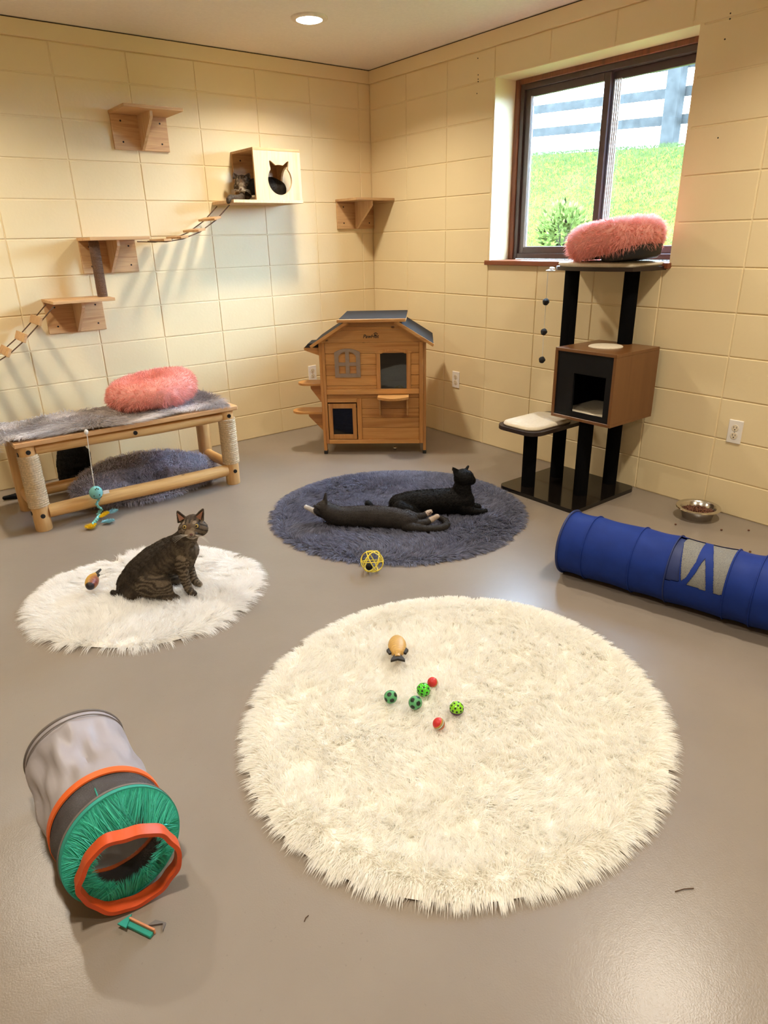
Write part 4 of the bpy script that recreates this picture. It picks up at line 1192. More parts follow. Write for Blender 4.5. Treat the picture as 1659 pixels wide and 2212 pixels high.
aim(bpy.data.objects['rainbow_ball.001'], -.42 * _F + .62 * _U - .62 * _R)
def lattice_ball(label, loc, r, ctop, cbot, pat, rot=(0, 0, 0)):
    t = thing('lattice_ball', label, 'ball', loc, 0, 'toy balls on the cream rug'); t.rotation_euler = rot
    for nm, s, c in (('shell', 1, ctop), ('shell', -1, cbot)):
        m = MB().lathe([(r * math.cos(a), s * r * math.sin(a)) for a in np.linspace(.02, PI / 2 - .001, 14)], n=36)
        part(nm, m, c, t, 60)
    m = MB()
    for el, cnt, off in pat:
        for k in range(cnt):
            a = 2 * PI * k / cnt + off
            d = Vector((math.cos(el) * math.cos(a), math.cos(el) * math.sin(a), math.sin(el)))
            m.cyl(d * (r * .985), d * (r * 1.012), r * .15, n=10)
    part('holes', m, M['slot'], t, 60)
    return t
M['green'] = plain('lime_plastic', (.09, .62, .035, 1), .22, var=.02); M['lime'] = plain('yellow_green_plastic', (.24, .62, .02, 1), .22, var=.02); M['purple'] = plain('purple_plastic', (.06, .012, .06, 1), .25)
lattice_ball('bright green plastic lattice ball beside the red capped ball', (-2.202, -3.120, ZB + .002), .0215, M['green'], M['green'], [(.5, 7, 0), (.05, 9, .3), (1.05, 4, .2), (-.45, 7, .4)], (.4, .2, 0))
lattice_ball('half lime green, half purple plastic ball with round holes', (-2.183, -3.250, ZB), .0215, M['lime'], M['purple'], [(.28, 10, 0), (.75, 6, .3), (1.2, 3, 0)], (.10, -.08, .2))

def fish(label, loc, rotz, L, Wd, Ht, fn, tail, roll=0):
    t = thing('fish_toy', label, 'cat toy', loc, rotz, 'printed fish kicker toys'); t.rotation_euler = (roll, 0, rotz)
    ns, nt = 26, 24; V = []; F_ = []
    for i in range(ns + 1):
        u = i / ns
        e = (math.sin(PI * min(1, u * .92 + .03)) ** .62) * (1 - .25 * u) if u < .86 else .30 + .12 * (u - .86)
        if i == 0: e = .05
        for k in range(nt):
            a = 2 * PI * k / nt; V.append((L * (u - .5), Wd * .5 * e * math.cos(a), Ht * .5 * e * math.sin(a)))
    for i in range(ns):
        for k in range(nt): F_.append((i * nt + k, i * nt + (k + 1) % nt, (i + 1) * nt + (k + 1) % nt, (i + 1) * nt + k))
    F_ += [tuple(range(nt)), tuple(range(ns * nt, ns * nt + nt))]
    mb = MB().add(V, F_); me = mb.mesh('body', 60)
    co = np.array([v.co[:] for v in me.vertices]); setcol(me, np.array([fn(c[0] / L + .5, c[1] / Wd * 2, c[2] / Ht * 2) for c in co]))
    link('body', me, M['toyprint'], t)
    x = L * .5
    part('tail_fin', MB().prism([(x - .012, -.010), (x + .016, -.023), (x + .024, -.024), (x + .014, 0), (x + .024, .024), (x + .016, .023), (x - .012, .010)], 'z', -.004, .004), M['slot'], t, label='black forked tail')
    for s in (1, -1):
        y = s * Wd * .5
        part('fin', MB().prism([(L * .10, y * .80), (L * .20, y * 1.04), (L * .36, y * .80), (L * .33, y * .55)], 'z', -.004, .004), M['slot'], t, label='black side fin')
    return t
def gold(u, y, z):
    c = np.array([.60, .36, .10]); c = c * (1 + .18 * math.sin(70 * u) * math.sin(26 * y))
    if abs(y) > .80 and u < .45: c = np.array([.30, .10, .05])
    return tuple(np.clip(c, 0, 1))
fish('tan fish toy with black tail lying on the large cream rug', (-2.122, -2.890, .056), math.radians(-127.6), .128, .072, .046, gold, None)
def goldred(u, y, z):
    n_ = math.sin(60 * u + 3) * math.sin(20 * y + 9 * z)
    k = min(1, max(0, .10 - 1.1 * y + 1.0 * (.35 - u) + .3 * n_))
    c = np.array([.66, .40, .07]) * (1 - k) + np.array([.20, .022, .015]) * k
    if u < .12 and y < .5: c = np.array([.02, .012, .015])
    return tuple(c)
fish('yellow and red fish toy standing tilted on the white fur rug', (-2.812, -1.748, .082), math.radians(63), .120, .058, .06, goldred, None, roll=-.5)

# yellow lattice ball by the slate rug
yb = thing('rattan_ball', 'yellow open lattice ball at the edge of the slate grey rug', 'ball', (-1.787, -2.300, .0515))
r = .0495
dirs = [np.array(p) for p in ico[::1]]
ax = []
for p in dirs:
    if all(abs(float(p @ q)) < .999 for q in ax): ax.append(p)
for p in ax:
    u, w = basis(p)
    pts_ = [(u * math.cos(a) + w * math.sin(a)) * r for a in np.linspace(0, 2 * PI, 48, endpoint=False)]
    part('band', MB().tube(pts_, .0023, 6, closed=True), M['yellow'], yb, 60)
part('rattle', MB().sphere((.004, 0, -.028), .016, 14, 10), M['cube_black'], yb, 60, label='dark rattle inside the ball')
yb.rotation_euler = (.5, .35, .8)
# bits of debris on the concrete
for i, (x, y, a, l, lb) in enumerate([(-2.879, -3.513, .4, .016, 'short dark bristle on bare floor left of the cream rug'), (-2.184, -3.985, -.5, .045, 'thin dark straw on the floor in front of the cream rug'), (-3.031, -3.108, 1.2, .012, 'dark speck of fluff on floor right of the grey tunnel')]):
    o = link('straw_bit', MB().tube([(-l / 2, 0, .002), (0, .002, .0025), (l / 2, 0, .002)], .0011, 6).mesh('straw_bit', 60), M['twine']); o.location = (x, y, 0); o.rotation_euler = (0, 0, a)
    tag(o, lb, 'debris')

# ------------------------------------------------------------------ cats
def cat_mesh(name, chains, voxel=.0032, it=7):
    """one continuous skin grown over chains of balls (x,y,z,r[,flatten]) laid along the animal."""
    m = MB()
    for ch in chains:
        for i in range(len(ch) - 1):
            a, b = np.array(ch[i][:4]), np.array(ch[i + 1][:4])
            d = np.linalg.norm(b[:3] - a[:3]); n = max(2, int(d / (.30 * max(.004, min(a[3], b[3]))))); n = min(n, 26)
            for k in range(n + (i == len(ch) - 2)):
                u = k / n; q = a * (1 - u) + b * u; m.sphere(q[:3], q[3], 14, 10)
        if len(ch) == 1: m.sphere(ch[0][:3], ch[0][3], 22, 16)
    return m
def ear_shape(m, base, tip, width, face, th=.010):
    """a pointed ear: a cupped triangular wedge."""
    b, t, f = Vector(base), Vector(tip), Vector(face).normalized()
    ax_ = t - b; s = ax_.cross(f).normalized(); f = s.cross(ax_).normalized()
    n = 9
    for i in range(n):
        u = i / n; w = width * (1 - u) ** .8; c = b + ax_ * u
        cnt = max(3, int(w / .004))
        for k in range(cnt + 1):
            v = (k / cnt - .5) * 2
            p = c + s * (w * .5 * v) - f * (.006 * (1 - v * v)); m.sphere(p, th * .5 * (1 - .35 * u), 8, 6)
    m.sphere(t, th * .28, 8, 6)
def skin(m, name, voxel, it, parent):
    me0 = m.mesh('tmp'); o = bpy.data.objects.new('tmp', me0); COL.objects.link(o)
    rm = o.modifiers.new('r', 'REMESH'); rm.mode = 'VOXEL'; rm.voxel_size = voxel; rm.adaptivity = 0
    sm = o.modifiers.new('s', 'SMOOTH'); sm.factor = .5; sm.iterations = it
    bpy.context.view_layer.update()
    me = bpy.data.meshes.new_from_object(o.evaluated_get(bpy.context.evaluated_depsgraph_get()))
    bpy.data.objects.remove(o); bpy.data.meshes.remove(me0)
    me.shade_smooth(); me.name = name
    return me
def coords(me):
    a = np.empty(len(me.vertices) * 3, np.float32); me.vertices.foreach_get('co', a); return a.reshape(-1, 3).astype(float)
def near_chain(P, chains):
    """index of nearest chain and length along it, per point."""
    best = np.full(len(P), 1e9); ci = np.zeros(len(P), int); s = np.zeros(len(P))
    for c, ch in enumerate(chains):
        acc = 0
        for i in range(len(ch) - 1):
            a, b = np.array(ch[i]), np.array(ch[i + 1]); d = b[:3] - a[:3]; L = np.linalg.norm(d) + 1e-9
            u = np.clip(((P - a[:3]) @ d) / L ** 2, 0, 1)
            dist = np.linalg.norm(P - (a[:3] + u[:, None] * d), axis=1) - (a[3] * (1 - u) + b[3] * u)
            k = dist < best; best[k] = dist[k]; ci[k] = c; s[k] = acc + u[k] * L; acc += L
    return ci, s
def coat(me, parent, n, L, flow, dens=None, W=.0016):
    """short lying hairs all over the skin, coloured like the skin below."""
    me.calc_loop_triangles()
    T = np.array([t.vertices[:] for t in me.loop_triangles]); V = coords(me)
    A = V[T[:, 0]]; B_ = V[T[:, 1]]; C_ = V[T[:, 2]]; N = np.cross(B_ - A, C_ - A); ar = np.linalg.norm(N, axis=1)
    pick = rng.choice(len(T), n, p=ar / ar.sum()); w = rng.dirichlet((1, 1, 1), n)
    P = A[pick] * w[:, :1] + B_[pick] * w[:, 1:2] + C_[pick] * w[:, 2:]
    N = N[pick] / ar[pick][:, None]
    col = np.empty(len(V) * 4, np.float32); me.color_attributes['Col'].data.foreach_get('color', col); col = col.reshape(-1, 4)[:, :3]
    c = col[T[pick][:, 0]]
    Fl = flow(P); Fl = Fl - N * np.sum(Fl * N, 1, keepdims=True); Fl /= np.linalg.norm(Fl, axis=1, keepdims=True) + 1e-9
    D = Fl + N * .38 + rng.normal(0, .18, (n, 3))
    Ls = L(P) if callable(L) else L
    return blades('fur', P, D, Ls * rng.uniform(.6, 1.1, n), W, -N * .15, np.clip(c * (1 + rng.normal(0, .18, (n, 1))), 0, .9), M['catfur'], parent, seg=2, N=N)
def slide(p, d, c, r):
    """move p along d until it lies on the ball (c, r)."""
    p, d, c = Vector(p), Vector(d).normalized(), Vector(c); w = p - c
    b = w.dot(d); q = b * b - (w.dot(w) - r * r)
    return p + d * (-b + math.sqrt(max(q, 0)))
def eyes_open(parent, pts, d, r, hc, hr):
    d = Vector(d).normalized()
    for p in pts:
        q = slide(p, d, hc, hr)
        q = q - d * r * .45
        e = part('eye', MB().sphere(q, r, 18, 14), M['eye'], parent, 60, label='amber eye')
        part('pupil', MB().sphere(q + d * r * .62, r * .50, 14, 10), M['pupil'], e, 60)
        u = d.cross(Vector((0, 0, 1))).normalized(); w = u.cross(d)
        part('eyelid', MB().tube([q + d * r * .35 + (u * math.cos(a) * 1.02 + w * math.sin(a) * .96) * r for a in np.linspace(0, 2 * PI, 22, endpoint=False)], r * .20, 6, closed=True), M['eye_rim'], e, 60)
def whiskers(parent, c, u, d, L, n=5):
    m = MB(); c, u, d = Vector(c), Vector(u), Vector(d)
    for s in (1, -1):
        for k in range(n):
            v = (u * s + d * (.15 + .1 * k) + Vector((0, 0, -.35 + .13 * k))).normalized()
            p = c + u * s * .012; m.tube([p, p + v * L * .5, p + v * L + Vector((0, 0, -.012))], [.00036, .0003, .00012], 4)
    part('whiskers', m, M['whisker'], parent, 60)['kind'] = 'stuff'
CA = -.66110           # the picture-plane heading used for the cats' local frames
CAMD = lambda: Vector((0, -.915, .405))
def nz(P, f, s): return np.sin(P[:, 0] * f + 3 * np.sin(P[:, 1] * f * .7 + s)) * np.sin(P[:, 2] * f * 1.1 + s) 

# tabby sitting on the white rug, head turned to the viewer
tb = thing('cat', 'brown tabby cat sitting on the white fur rug looking at viewer', 'cat', (-2.58, -1.90, .012), CA)
torso = [(-.118, -.050, .040, .050), (-.092, -.045, .060, .074), (-.057, -.030, .094, .081), (-.006, -.012, .1394, .0765), (.052, -.002, .1778, .068), (.099, 0, .201, .0615), (.127, -.010, .2441, .0455), (.154, -.020, .284, .038)]
chest = [(.124, -.008, .196, .052), (.094, -.006, .137, .052)]
HC = (.1660, -.032, .3075)
headc = [[(HC[0] + .006, HC[1] + .012, HC[2] + .004, .0430), (.1745, -.046, .3045, .0400)], [(.1455, -.036, .300, .0315), (.2020, -.036, .302, .0315)], [(.177, -.058, .2975, .0270), (.1805, -.074, .2955, .0195)], [(.172, -.078, .2935, .0135), (.190, -.078, .2940, .0135)], [(.1810, -.074, .286, .0125), (.1810, -.07, .284, .012)]]
legs = [[(-.030, -.060, .082, .064), (.014, -.072, .070, .052), (.040, -.082, .045, .030), (.060, -.084, .022, .019), (.082, -.086, .018, .015)],
        [(-.060, .030, .070, .062), (-.01, .055, .055, .050), (.05, .06, .018, .018)],
        [(.112, -.035, .172, .036), (.108, -.040, .120, .0235), (.116, -.045, .072, .0195), (.124, -.048, .040, .0165), (.136, -.058, .030, .0150), (.150, -.064, .026, .012)],
        [(.100, .036, .150, .034), (.112, .032, .090, .0215), (.128, .018, .050, .0175), (.143, .010, .034, .0150), (.156, .004, .030, .012)],
        [(-.125, -.050, .030, .026), (-.150, -.056, .022, .0175), (-.172, -.062, .028, .0150), (-.181, -.065, .038, .0115)]]
chains = [torso, chest] + headc + legs
m = cat_mesh('cat', chains)
fd = CAMD()
ear_shape(m, (.1325, -.026, .334), (.1165, -.024, .3745), .036, fd); ear_shape(m, (.1985, -.026, .3385), (.2205, -.024, .3815), .036, fd)
me = skin(m, 'skin', .0030, 5, tb)
P = coords(me); ci, s = near_chain(P, chains)
base = np.array([.105, .078, .052]); dark = np.array([.022, .017, .013]); lite = np.array([.25, .195, .135])
k = .5 + .5 * np.sin(2 * PI * s / .0165 + 2.6 * nz(P, 60, 1) + 1.2 * nz(P, 130, 5)); k = np.where(ci <= 1, np.clip(k * .75 + .25 + .3 * nz(P, 95, 2), 0, 1), k); k = np.where((ci == 7) | (ci == 8), np.clip(.5 + .62 * np.sin(2 * PI * (P[:, 2] + .25 * P[:, 0] + .012 * nz(P, 60, 2)) / .019), 0, 1), k)
k = np.where((ci >= 2) & (ci <= 6), .0, k)
spine = np.clip((P[:, 2] - (.11 + .9 * (P[:, 0] + .02))) / .05, 0, 1) * (P[:, 0] < .13)
col = base[None] * (1 - .72 * k[:, None]) + dark[None] * .72 * k[:, None]
col = col * (1 - .75 * spine[:, None]) + dark[None] * .75 * spine[:, None]
leg_l = np.where((ci == 9) | (ci == 10), .62, np.where((ci == 7) | (ci == 8), .30, 0.))[:, None] * np.clip(1.3 - 2 * k, 0, 1)[:, None]; col = col * (1 - leg_l) + lite * leg_l
ch_l = (np.clip((P[:, 0] - .135) / .03, 0, 1) * (P[:, 2] < .27) * (P[:, 2] > .13))[:, None]; col = col * (1 - .55 * ch_l) + lite * .55 * ch_l * (1 - .6 * (k[:, None] > .7)) + .55 * ch_l * .6 * (k[:, None] > .7) * dark
# face: forehead bars, pale muzzle and brow, dark cheek lines
def face(P, col, hc, d, R_):
    d = np.array(Vector(d).normalized()); u = np.array([1., 0, 0]); w = np.cross(u, d); w = -w if w[2] < 0 else w
    q = P - np.array(hc); X, Y, Z = q @ u / R_, q @ w / R_, q @ d / R_
    m_ = (np.abs(X) < 1.5) & (Y > -1.3) & (Y < 1.2) & (Z > -.4)
    f = np.tile(np.array([.125, .092, .062]), (len(P), 1))
    bars = (np.sin(X * 17) > .25) & (Y > .30); f[bars] = dark * 1.3
    side = (np.abs(X) > .66) & (np.sin(Y * 15 + np.abs(X) * 5) > .55) & (Y < .3); f[side] = dark * 1.5
    brow = (np.hypot(np.abs(X) - .50, Y - .38) < .16); f[brow] = (.25, .19, .135)
    und = (np.hypot(np.abs(X) - .42, Y + .22) < .17); f[und] = (.24, .185, .13)
    nb = (np.abs(X - .1) < .16) & (Y > -.35) & (Y < .25); f[nb] = (.14, .085, .052)
    mz = (np.hypot(X - .12, (Y + .62) * 1.1) < .44) & (Z > .3); f[mz] = (.30, .24, .175)
    ch = (Y < -.85); f[ch] = (.36, .31, .245)
    e = np.clip((Z + .2) / .4, 0, 1)[:, None] * m_[:, None]
    return col * (1 - e) + f * e
inh = (ci >= 2) & (ci <= 6)
col2 = face(P, col, HC, fd, .046); col = np.where(inh[:, None], col2, col)
earm = (P[:, 2] > .345); col[earm] = col[earm] * .2 + np.array([.06, .042, .03]) * .8
setcol(me, np.clip(col, 0, 1)); link('skin', me, M['catskin'], tb)
tail_end = np.array([-.2, -.05, .0])
def flow1(P): 
    d = tail_end - P; d[:, 2] -= .12; return d
def short_face(P): return np.where(P[:, 2] > .265, .0035, .0085)
coat(me, tb, 20000, short_face, flow1)
eyes_open(tb, [(.1535, -.075, .326), (.1985, -.075, .3295)], fd, .0092, (.1705, -.034, .3085), .0465)
part('nose', MB().sphere(Vector((.1825, -.0975, .3035)), .0058, 12, 8, (1.15, .7, .8)), M['pink_nose'], tb, 60)
part('mouth', MB().tube([(.172, -.0945, .2925), (.1775, -.0965, .2905), (.1823, -.0965, .2945), (.187, -.0965, .2905), (.193, -.0945, .2930)], .0012, 5), M['eye_rim'], tb, 60)
for b, t_, sgn in (((.1325, -.031, .338), (.1178, -.030, .3675), -1), ((.1985, -.031, .3425), (.2190, -.030, .3740), 1)):
    b, t_ = Vector(b), Vector(t_); a = t_ - b; sd = a.cross(fd).normalized() * .0115
    part('inner_ear', MB().add([b - sd, b + sd, t_, b - sd + fd * .0016, b + sd + fd * .0016, t_ + fd * .0016], [(0, 1, 2), (3, 5, 4), (0, 3, 4, 1), (1, 4, 5, 2), (2, 5, 3, 0)]), M['ear_in'], tb)
whiskers(tb, (.1815, -.088, .297), (1, -.1, 0), (0, -1, .2), .062)

# grey cat stretched on its side
gc = thing('cat', 'dark grey cat with white paws stretched on its side, back to viewer', 'cat', (-1.45, -1.95, .012), CA)
torso = [(-.262, .0, .066, .0445), (-.235, 0, .058, .049), (-.1876, 0, .0545, .0520), (-.1107, -.004, .0545, .0560), (-.0281, -.012, .0530, .0575), (.0489, -.025, .0500, .0555), (.105, -.045, .046, .0500), (.135, -.04, .040, .040)]
headg = [[(-.296, .004, .098, .0420), (-.312, .022, .090, .036)], [(-.326, .035, .080, .026), (-.338, .050, .070, .020)]]
neck = [(-.278, 0, .082, .044), (-.24, 0, .064, .047)]
legsg = [[(-.250, .03, .045, .030), (-.300, .055, .040, .020), (-.352, .062, .058, .0145), (-.372, .060, .072, .0130), (-.396, .060, .086, .0120)],
         [(.115, .01, .045, .036), (.165, .02, .034, .021), (.200, .030, .038, .016), (.2275, .042, .048, .0140), (.238, .044, .052, .012)],
         [(.120, -.045, .034, .036), (.170, -.05, .026, .0235), (.213, -.04, .030, .0170), (.245, -.025, .042, .0140), (.268, -.018, .052, .0125)],
         [(.110, -.075, .026, .0255), (.154, -.088, .022, .0220), (.2132, -.095, .0185, .0180), (.268, -.092, .0185, .0180), (.303, -.075, .020, .0180), (.316, -.045, .022, .0175), (.308, -.012, .026, .0160), (.290, .004, .030, .0140), (.272, .010, .034, .0110)]]
chains = [torso, neck] + headg + legsg
m = cat_mesh('cat', chains)
ear_shape(m, (-.2925, .0, .138), (-.2885, .0, .1835), .034, (-.7, -.4, .2)); ear_shape(m, (-.330, -.018, .113), (-.346, -.040, .130), .032, (-.6, -.7, .3))
me = skin(m, 'skin', .0032, 6, gc); P = coords(me); ci, s = near_chain(P, chains)
col = np.tile(np.array([.034, .029, .027]), (len(P), 1)) * (1 + .15 * nz(P, 60, 1))[:, None]
paw = ((ci == 4) & (s > .105)) | ((ci == 5) & (s > .105)) | ((ci == 6) & (s > .115)); col[paw] = (.50, .40, .32)
col[(ci == 4) & (s > .105)] = (.62, .58, .54)
col[(ci == 7)] = (.030, .026, .024)
setcol(me, np.clip(col, 0, 1)); link('skin', me, M['catskin'], gc)
coat(me, gc, 15000, .007, lambda P: np.tile([1., -.1, -.25], (len(P), 1)))
m = MB()
for dx, dz in ((0, 0), (.008, .004), (-.008, .003), (.002, -.010)): m.sphere((.2305 + dx, .030 + .0, .0495 + dz), .0035, 8, 6)
part('paw_pads', m, M['pink_nose'], gc, 60)

# black cat lying with its head up
kc = thing('cat', 'black cat lying on the slate rug with its head raised', 'cat', (-1.295, -1.878, .004), CA)
torso = [(.003, .0, .060, .056), (.055, 0, .066, .064), (.130, 0, .070, .068), (.205, 0, .073, .068), (.280, 0, .074, .070), (.335, 0, .076, .063)]
neckk = [(.330, 0, .096, .056), (.330, 0, .142, .0475), (.334, 0, .170, .042)]
headk = [[(.336, 0, .200, .0490), (.350, 0, .200, .0430)], [(.366, 0, .191, .0300), (.378, 0, .188, .0240)]]
legsk = [[(.010, -.045, .050, .050), (.055, -.060, .042, .040), (.10, -.065, .022, .022)], [(.335, -.030, .048, .038), (.385, -.036, .028, .0235), (.428, -.034, .024, .0175), (.452, -.032, .026, .0140)],
         [(.345, .03, .045, .038), (.395, .04, .026, .022), (.425, .04, .022, .016)],
         [(-.030, .0, .030, .026), (-.075, .002, .024, .021), (-.120, .004, .030, .0195), (-.148, .004, .048, .0190), (-.160, .004, .066, .0180)]]
chains = [torso, neckk] + headk + legsk
m = cat_mesh('cat', chains)
ear_shape(m, (.3035, -.012, .230), (.2790, -.012, .2640), .042, (.6, -.7, .2)); ear_shape(m, (.352, .022, .232), (.368, .028, .2580), .036, (.9, -.2, .2))
me = skin(m, 'skin', .0034, 6, kc); P = coords(me)
setcol(me, np.tile(np.array([.0026, .0023, .0023]), (len(P), 1))); link('skin', me, M['catskin'], kc)
coat(me, kc, 15000, .009, lambda P: np.tile([-1., 0., -.3], (len(P), 1)))

# tabby dozing in the wall box, head out, one paw over the edge
bc = thing('cat', 'sleepy tabby cat with closed eyes peering out of the pine wall box', 'cat', (-1.10, -.17, 1.602), CA)
Rz = lambda a: Matrix.Rotation(a, 3, 'Z')
hx = [[(-.0500, .006, .104, .0470), (-.0495, -.012, .088, .0420)], [(-.074, -.012, .076, .030), (-.024, -.012, .076, .030)], [(-.0480, -.026, .066, .0270), (-.0470, -.044, .060, .0195)], [(-.055, -.044, .056, .0135), (-.039, -.044, .056, .0135)],
      [(-.047, -.036, .046, .013), (-.047, -.03, .044, .013)]]
w2l = lambda p: tuple(Rz(-CA) @ (Vector(p) - Vector((-1.10, -.17, 1.602))))
ww = [(-1.105, -.165, 1.665), (-1.06, -.16, 1.675), (-1.00, -.155, 1.685), (-.935, -.155, 1.680), (-.89, -.155, 1.672)]
torso = [w2l(p) + (r_,) for p, r_ in zip(ww, (.044, .058, .062, .064, .055))]
legsb = [[w2l(p) + (r_,) for p, r_ in (((-1.150, -.150, 1.628), .0245), ((-1.190, -.200, 1.6185), .0180), ((-1.245, -.238, 1.6150), .0150), ((-1.287, -.258, 1.6150), .0155), ((-1.3065, -.266, 1.602), .0140), ((-1.310, -.268, 1.588), .0125))], [(-.030, .01, .035, .034), (-.020, .0, .022, .024)]]
neckb = [(-.050, .012, .085, .042), torso[0]]
chains = [torso, neckb] + hx + legsb
m = cat_mesh('cat', chains)
ear_shape(m, (-.0885, .004, .137), (-.0990, .004, .1635), .036, fd); ear_shape(m, (-.0125, .004, .135), (.0005, .004, .1590), .036, fd)
me = skin(m, 'skin', .0030, 5, bc); P = coords(me); ci, s = near_chain(P, chains)
k = .5 + .5 * np.sin(2 * PI * s / .020 + 2 * nz(P, 60, 3))
col = base[None] * .8 * (1 - .7 * k[:, None]) + dark[None] * .7 * k[:, None]
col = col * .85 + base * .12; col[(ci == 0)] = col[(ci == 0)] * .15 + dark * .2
f2 = face(P, col, (-.050, -.005, .094), fd, .049); inh = (ci >= 2) & (ci <= 6); col = np.where(inh[:, None], f2, col)
col[P[:, 2] > .142] = (.085, .06, .045)
lg_ = (ci >= 7) & (k < .5); col[lg_] = (.085, .062, .044)
setcol(me, np.clip(col, 0, 1)); link('skin', me, M['catskin'], bc)
coat(me, bc, 9000, .005, lambda P: np.tile([.4, .9, -.4], (len(P), 1)))
for e0, e1 in (((-.093, -.052, .0905), (-.066, -.060, .0840)), ((-.034, -.060, .0830), (-.004, -.050, .0885))):
    e0, e1 = Vector(e0), Vector(e1); mid = (e0 + e1) / 2 + Vector((0, 0, -.004))
    pts_ = [slide(p, fd, (-.0495, -.006, .094), .0485) for p in (e0, mid, e1)]
    part('closed_eye', MB().tube(pts_, .0022, 6), M['eye_rim'], bc, 60)
part('nose', MB().sphere((-.0475, -.0625, .0655), .0052, 12, 8, (1.1, .7, .8)), M['pink_nose'], bc, 60)
whiskers(bc, (-.047, -.055, .058), (1, -.1, 0), (0, -1, .1), .055)

# black cat sitting behind the bench, only its back and tail tip in view
hc = thing('cat', 'black cat hidden behind the log bench with its tail on the floor', 'cat', (-2.47, -.215, 0), 0)
torso = [(-.02, 0, .075, .085), (-.01, 0, .14, .092), (.0, 0, .21, .084), (.01, -.005, .29, .062), (.015, -.01, .345, .044), (.0, -.02, .385, .044)]
legsh = [[(-.06, -.0, .035, .030), (-.15, -.005, .022, .018), (-.26, -.005, .018, .0165), (-.35, .0, .017, .0165), (-.408, .005, .018, .012)], [(.06, -.03, .20, .035), (.065, -.035, .10, .022), (.07, -.045, .018, .018)], [(.03, .05, .18, .03), (.04, .05, .09, .02), (.05, .045, .018, .016)], [(-.02, -.05, .06, .05), (.03, -.07, .02, .02)]]
headh = [[(.0, -.02, .40, .042), (-.02, -.03, .392, .03)]]
m = cat_mesh('cat', [torso] + headh + legsh)
ear_shape(m, (.02, .0, .43), (.03, .0, .455), .03, (0, -1, 0)); ear_shape(m, (-.02, -.0, .43), (-.03, .0, .455), .03, (0, -1, 0))
me = skin(m, 'skin', .004, 5, hc); P = coords(me)
setcol(me, np.tile(np.array([.0026, .0023, .0023]), (len(P), 1))); link('skin', me, M['catskin'], hc)
coat(me, hc, 9000, .009, lambda P: np.tile([-.3, 0., -1.], (len(P), 1)))

# ------------------------------------------------------------------ outdoors beyond the window
def gz(x, y):
    t = np.clip((x - 1.62) / 2.38, 0, 1); e = t * t * (3 - 2 * t) * .25 + t * .75
    top = 2.205 + .053 * (y + .126)
    z = 1.20 + (top - 1.20) * e
    return z - np.maximum(0, x - 4.0) * .10
V = []; F_ = []; nx, ny = 40, 40
for i in range(nx + 1):
    for j in range(ny + 1):
        x = .23 + 13.0 * (i / nx) ** 1.7; y = -9 + 20 * j / ny; V.append((x, y, float(gz(x, y))))
for i in range(nx):
    for j in range(ny): q = i * (ny + 1) + j; F_.append((q, q + 1, q + ny + 2, q + ny + 1))
hill = tag(link('ground', MB().add(V, F_).mesh('ground', 60), M['soil']), kind='structure')
n = 90000
x = 1.62 + 2.9 * rng.random(n) ** .8; y = rng.uniform(-2.6, 3.4, n)
P = np.stack([x, y, gz(x, y) - .004], 1); D = np.stack([rng.normal(-.15, .5, n), rng.normal(0, .5, n), np.ones(n)], 1)
pv = np.clip(.5 + .35 * lowfreq(x, y, 61, 3), 0, 1)[:, None]
cols = np.array([.038, .053, .018]) * (1 - pv) + np.array([.054, .071, .026]) * pv
go = blades('grass', P, D, rng.uniform(.022, .05, n), .0055, np.stack([rng.normal(0, .25, n), rng.normal(0, .25, n), np.full(n, -.15)], 1), np.clip(cols * (1 + rng.normal(0, .22, (n, 1))), .002, .3), M['lawn'], None, seg=2)
tag(go, 'bright green lawn grass on the slope outside the window', 'grass')
fe = thing('timber_fence', 'weathered grey post and rail fence above the grass slope', 'fence', (4.0, 0, 0))
for y in (.108, 2.62, -2.40):
    z = float(gz(4.05, y)); b = MB().box(.02, y - .085, z - .3, .14, y + .085, z + 1.22, .012); part('post', b, M['fence'], fe)
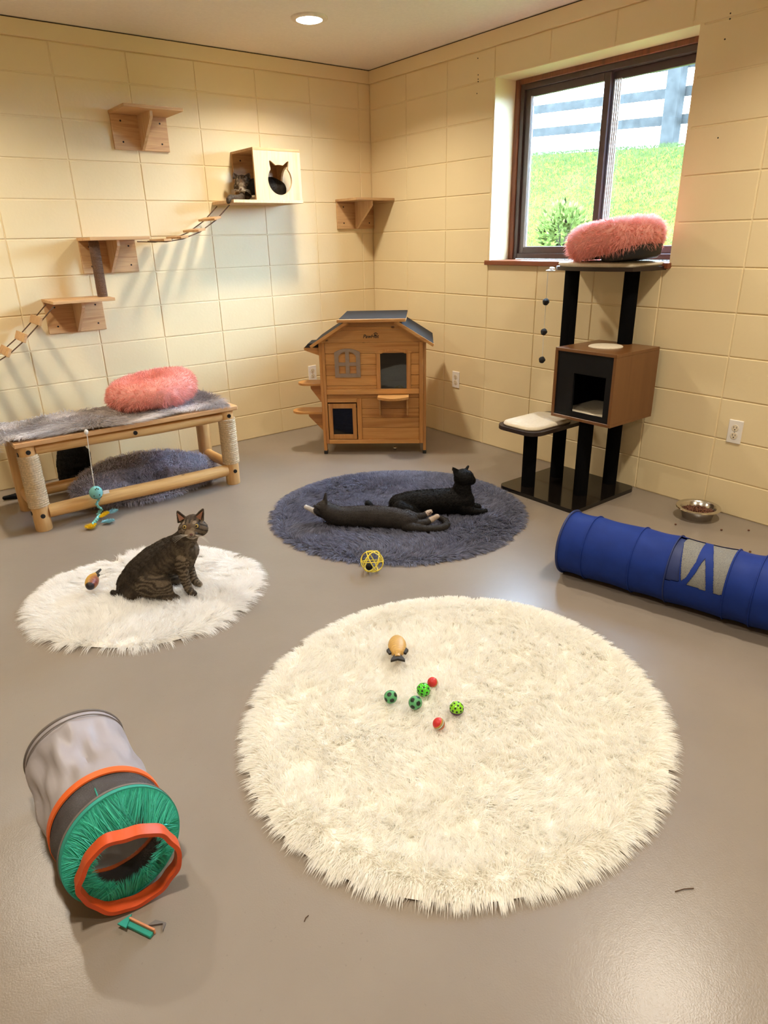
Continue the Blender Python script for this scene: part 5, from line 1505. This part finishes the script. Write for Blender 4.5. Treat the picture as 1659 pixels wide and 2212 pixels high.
for z0_ in (2.712, 2.458, 2.968):
    for a, b in ((-2.55, .10), (.118, 2.62), (2.63, 5.2)):
        za, zb = z0_ + .050 * (a - .1), z0_ + .050 * (b - .1)
        m = MB(); m.prism([(a, za - .046), (b, zb - .046), (b, zb + .046), (a, za + .046)], 'x', .142, .172)
        part('rail', m, M['fence'], fe)
bu = thing('shrub', 'small leafy green shrub outside the lower corner of the window', 'shrub', (1.35, -.72, 1.195))
n = 1100; dirs_ = rng.normal(size=(n, 3)); dirs_ /= np.linalg.norm(dirs_, axis=1, keepdims=True); q = rng.random(n) ** .4
P = dirs_ * q[:, None] * np.array([.17, .21, .20]) + np.array([0, 0, .20])
blades('foliage', P, dirs_ + np.array([0, 0, .6]), rng.uniform(.025, .05, n), .026, np.zeros((n, 3)), np.clip(np.array([.095, .125, .032]) * (1 + rng.normal(0, .45, (n, 1))), .004, .3), M['lawn'], bu, seg=2, taper=.3)
m = MB()
for k in range(7):
    a = k * 2.4; m.tube([(0, 0, 0), (.03 * math.cos(a), .03 * math.sin(a), .1), (.09 * math.cos(a), .10 * math.sin(a), .28)], [.008, .006, .003], 6)
part('stem', m, M['stem'], bu, 60)
ed = thing('stone_edging', 'row of pale edging stones between gravel and grass outside the window', 'edging', (0, 0, 0))
for k in range(16):
    y = -2.55 + k * .16 + rng.uniform(-.01, .01)
    part('stone', MB().box(1.50, y, 1.17, 1.60, y + .145, 1.245 + rng.uniform(-.008, .008), .014), M['stone'], ed)
n = 2600; m = MB()
for k in range(n):
    x, y = rng.uniform(.26, 1.49), rng.uniform(-2.6, .1); r = rng.uniform(.010, .022)
    v = [(x + r * a, y + r * b, float(gz(x, y)) + r * c) for a, b, c in ((1, .2, 0), (-.3, 1, 0), (-.8, -.6, 0), (.4, -1, 0), (rng.uniform(-.2, .2), 0, .7))]
    m.add(v, [(0, 1, 4), (1, 2, 4), (2, 3, 4), (3, 0, 4)])
o = link('gravel', m.mesh('gravel'), M['stone']); tag(o, 'loose pale gravel outside below the window', 'gravel', kind='stuff')
bpy.context.view_layer.update()
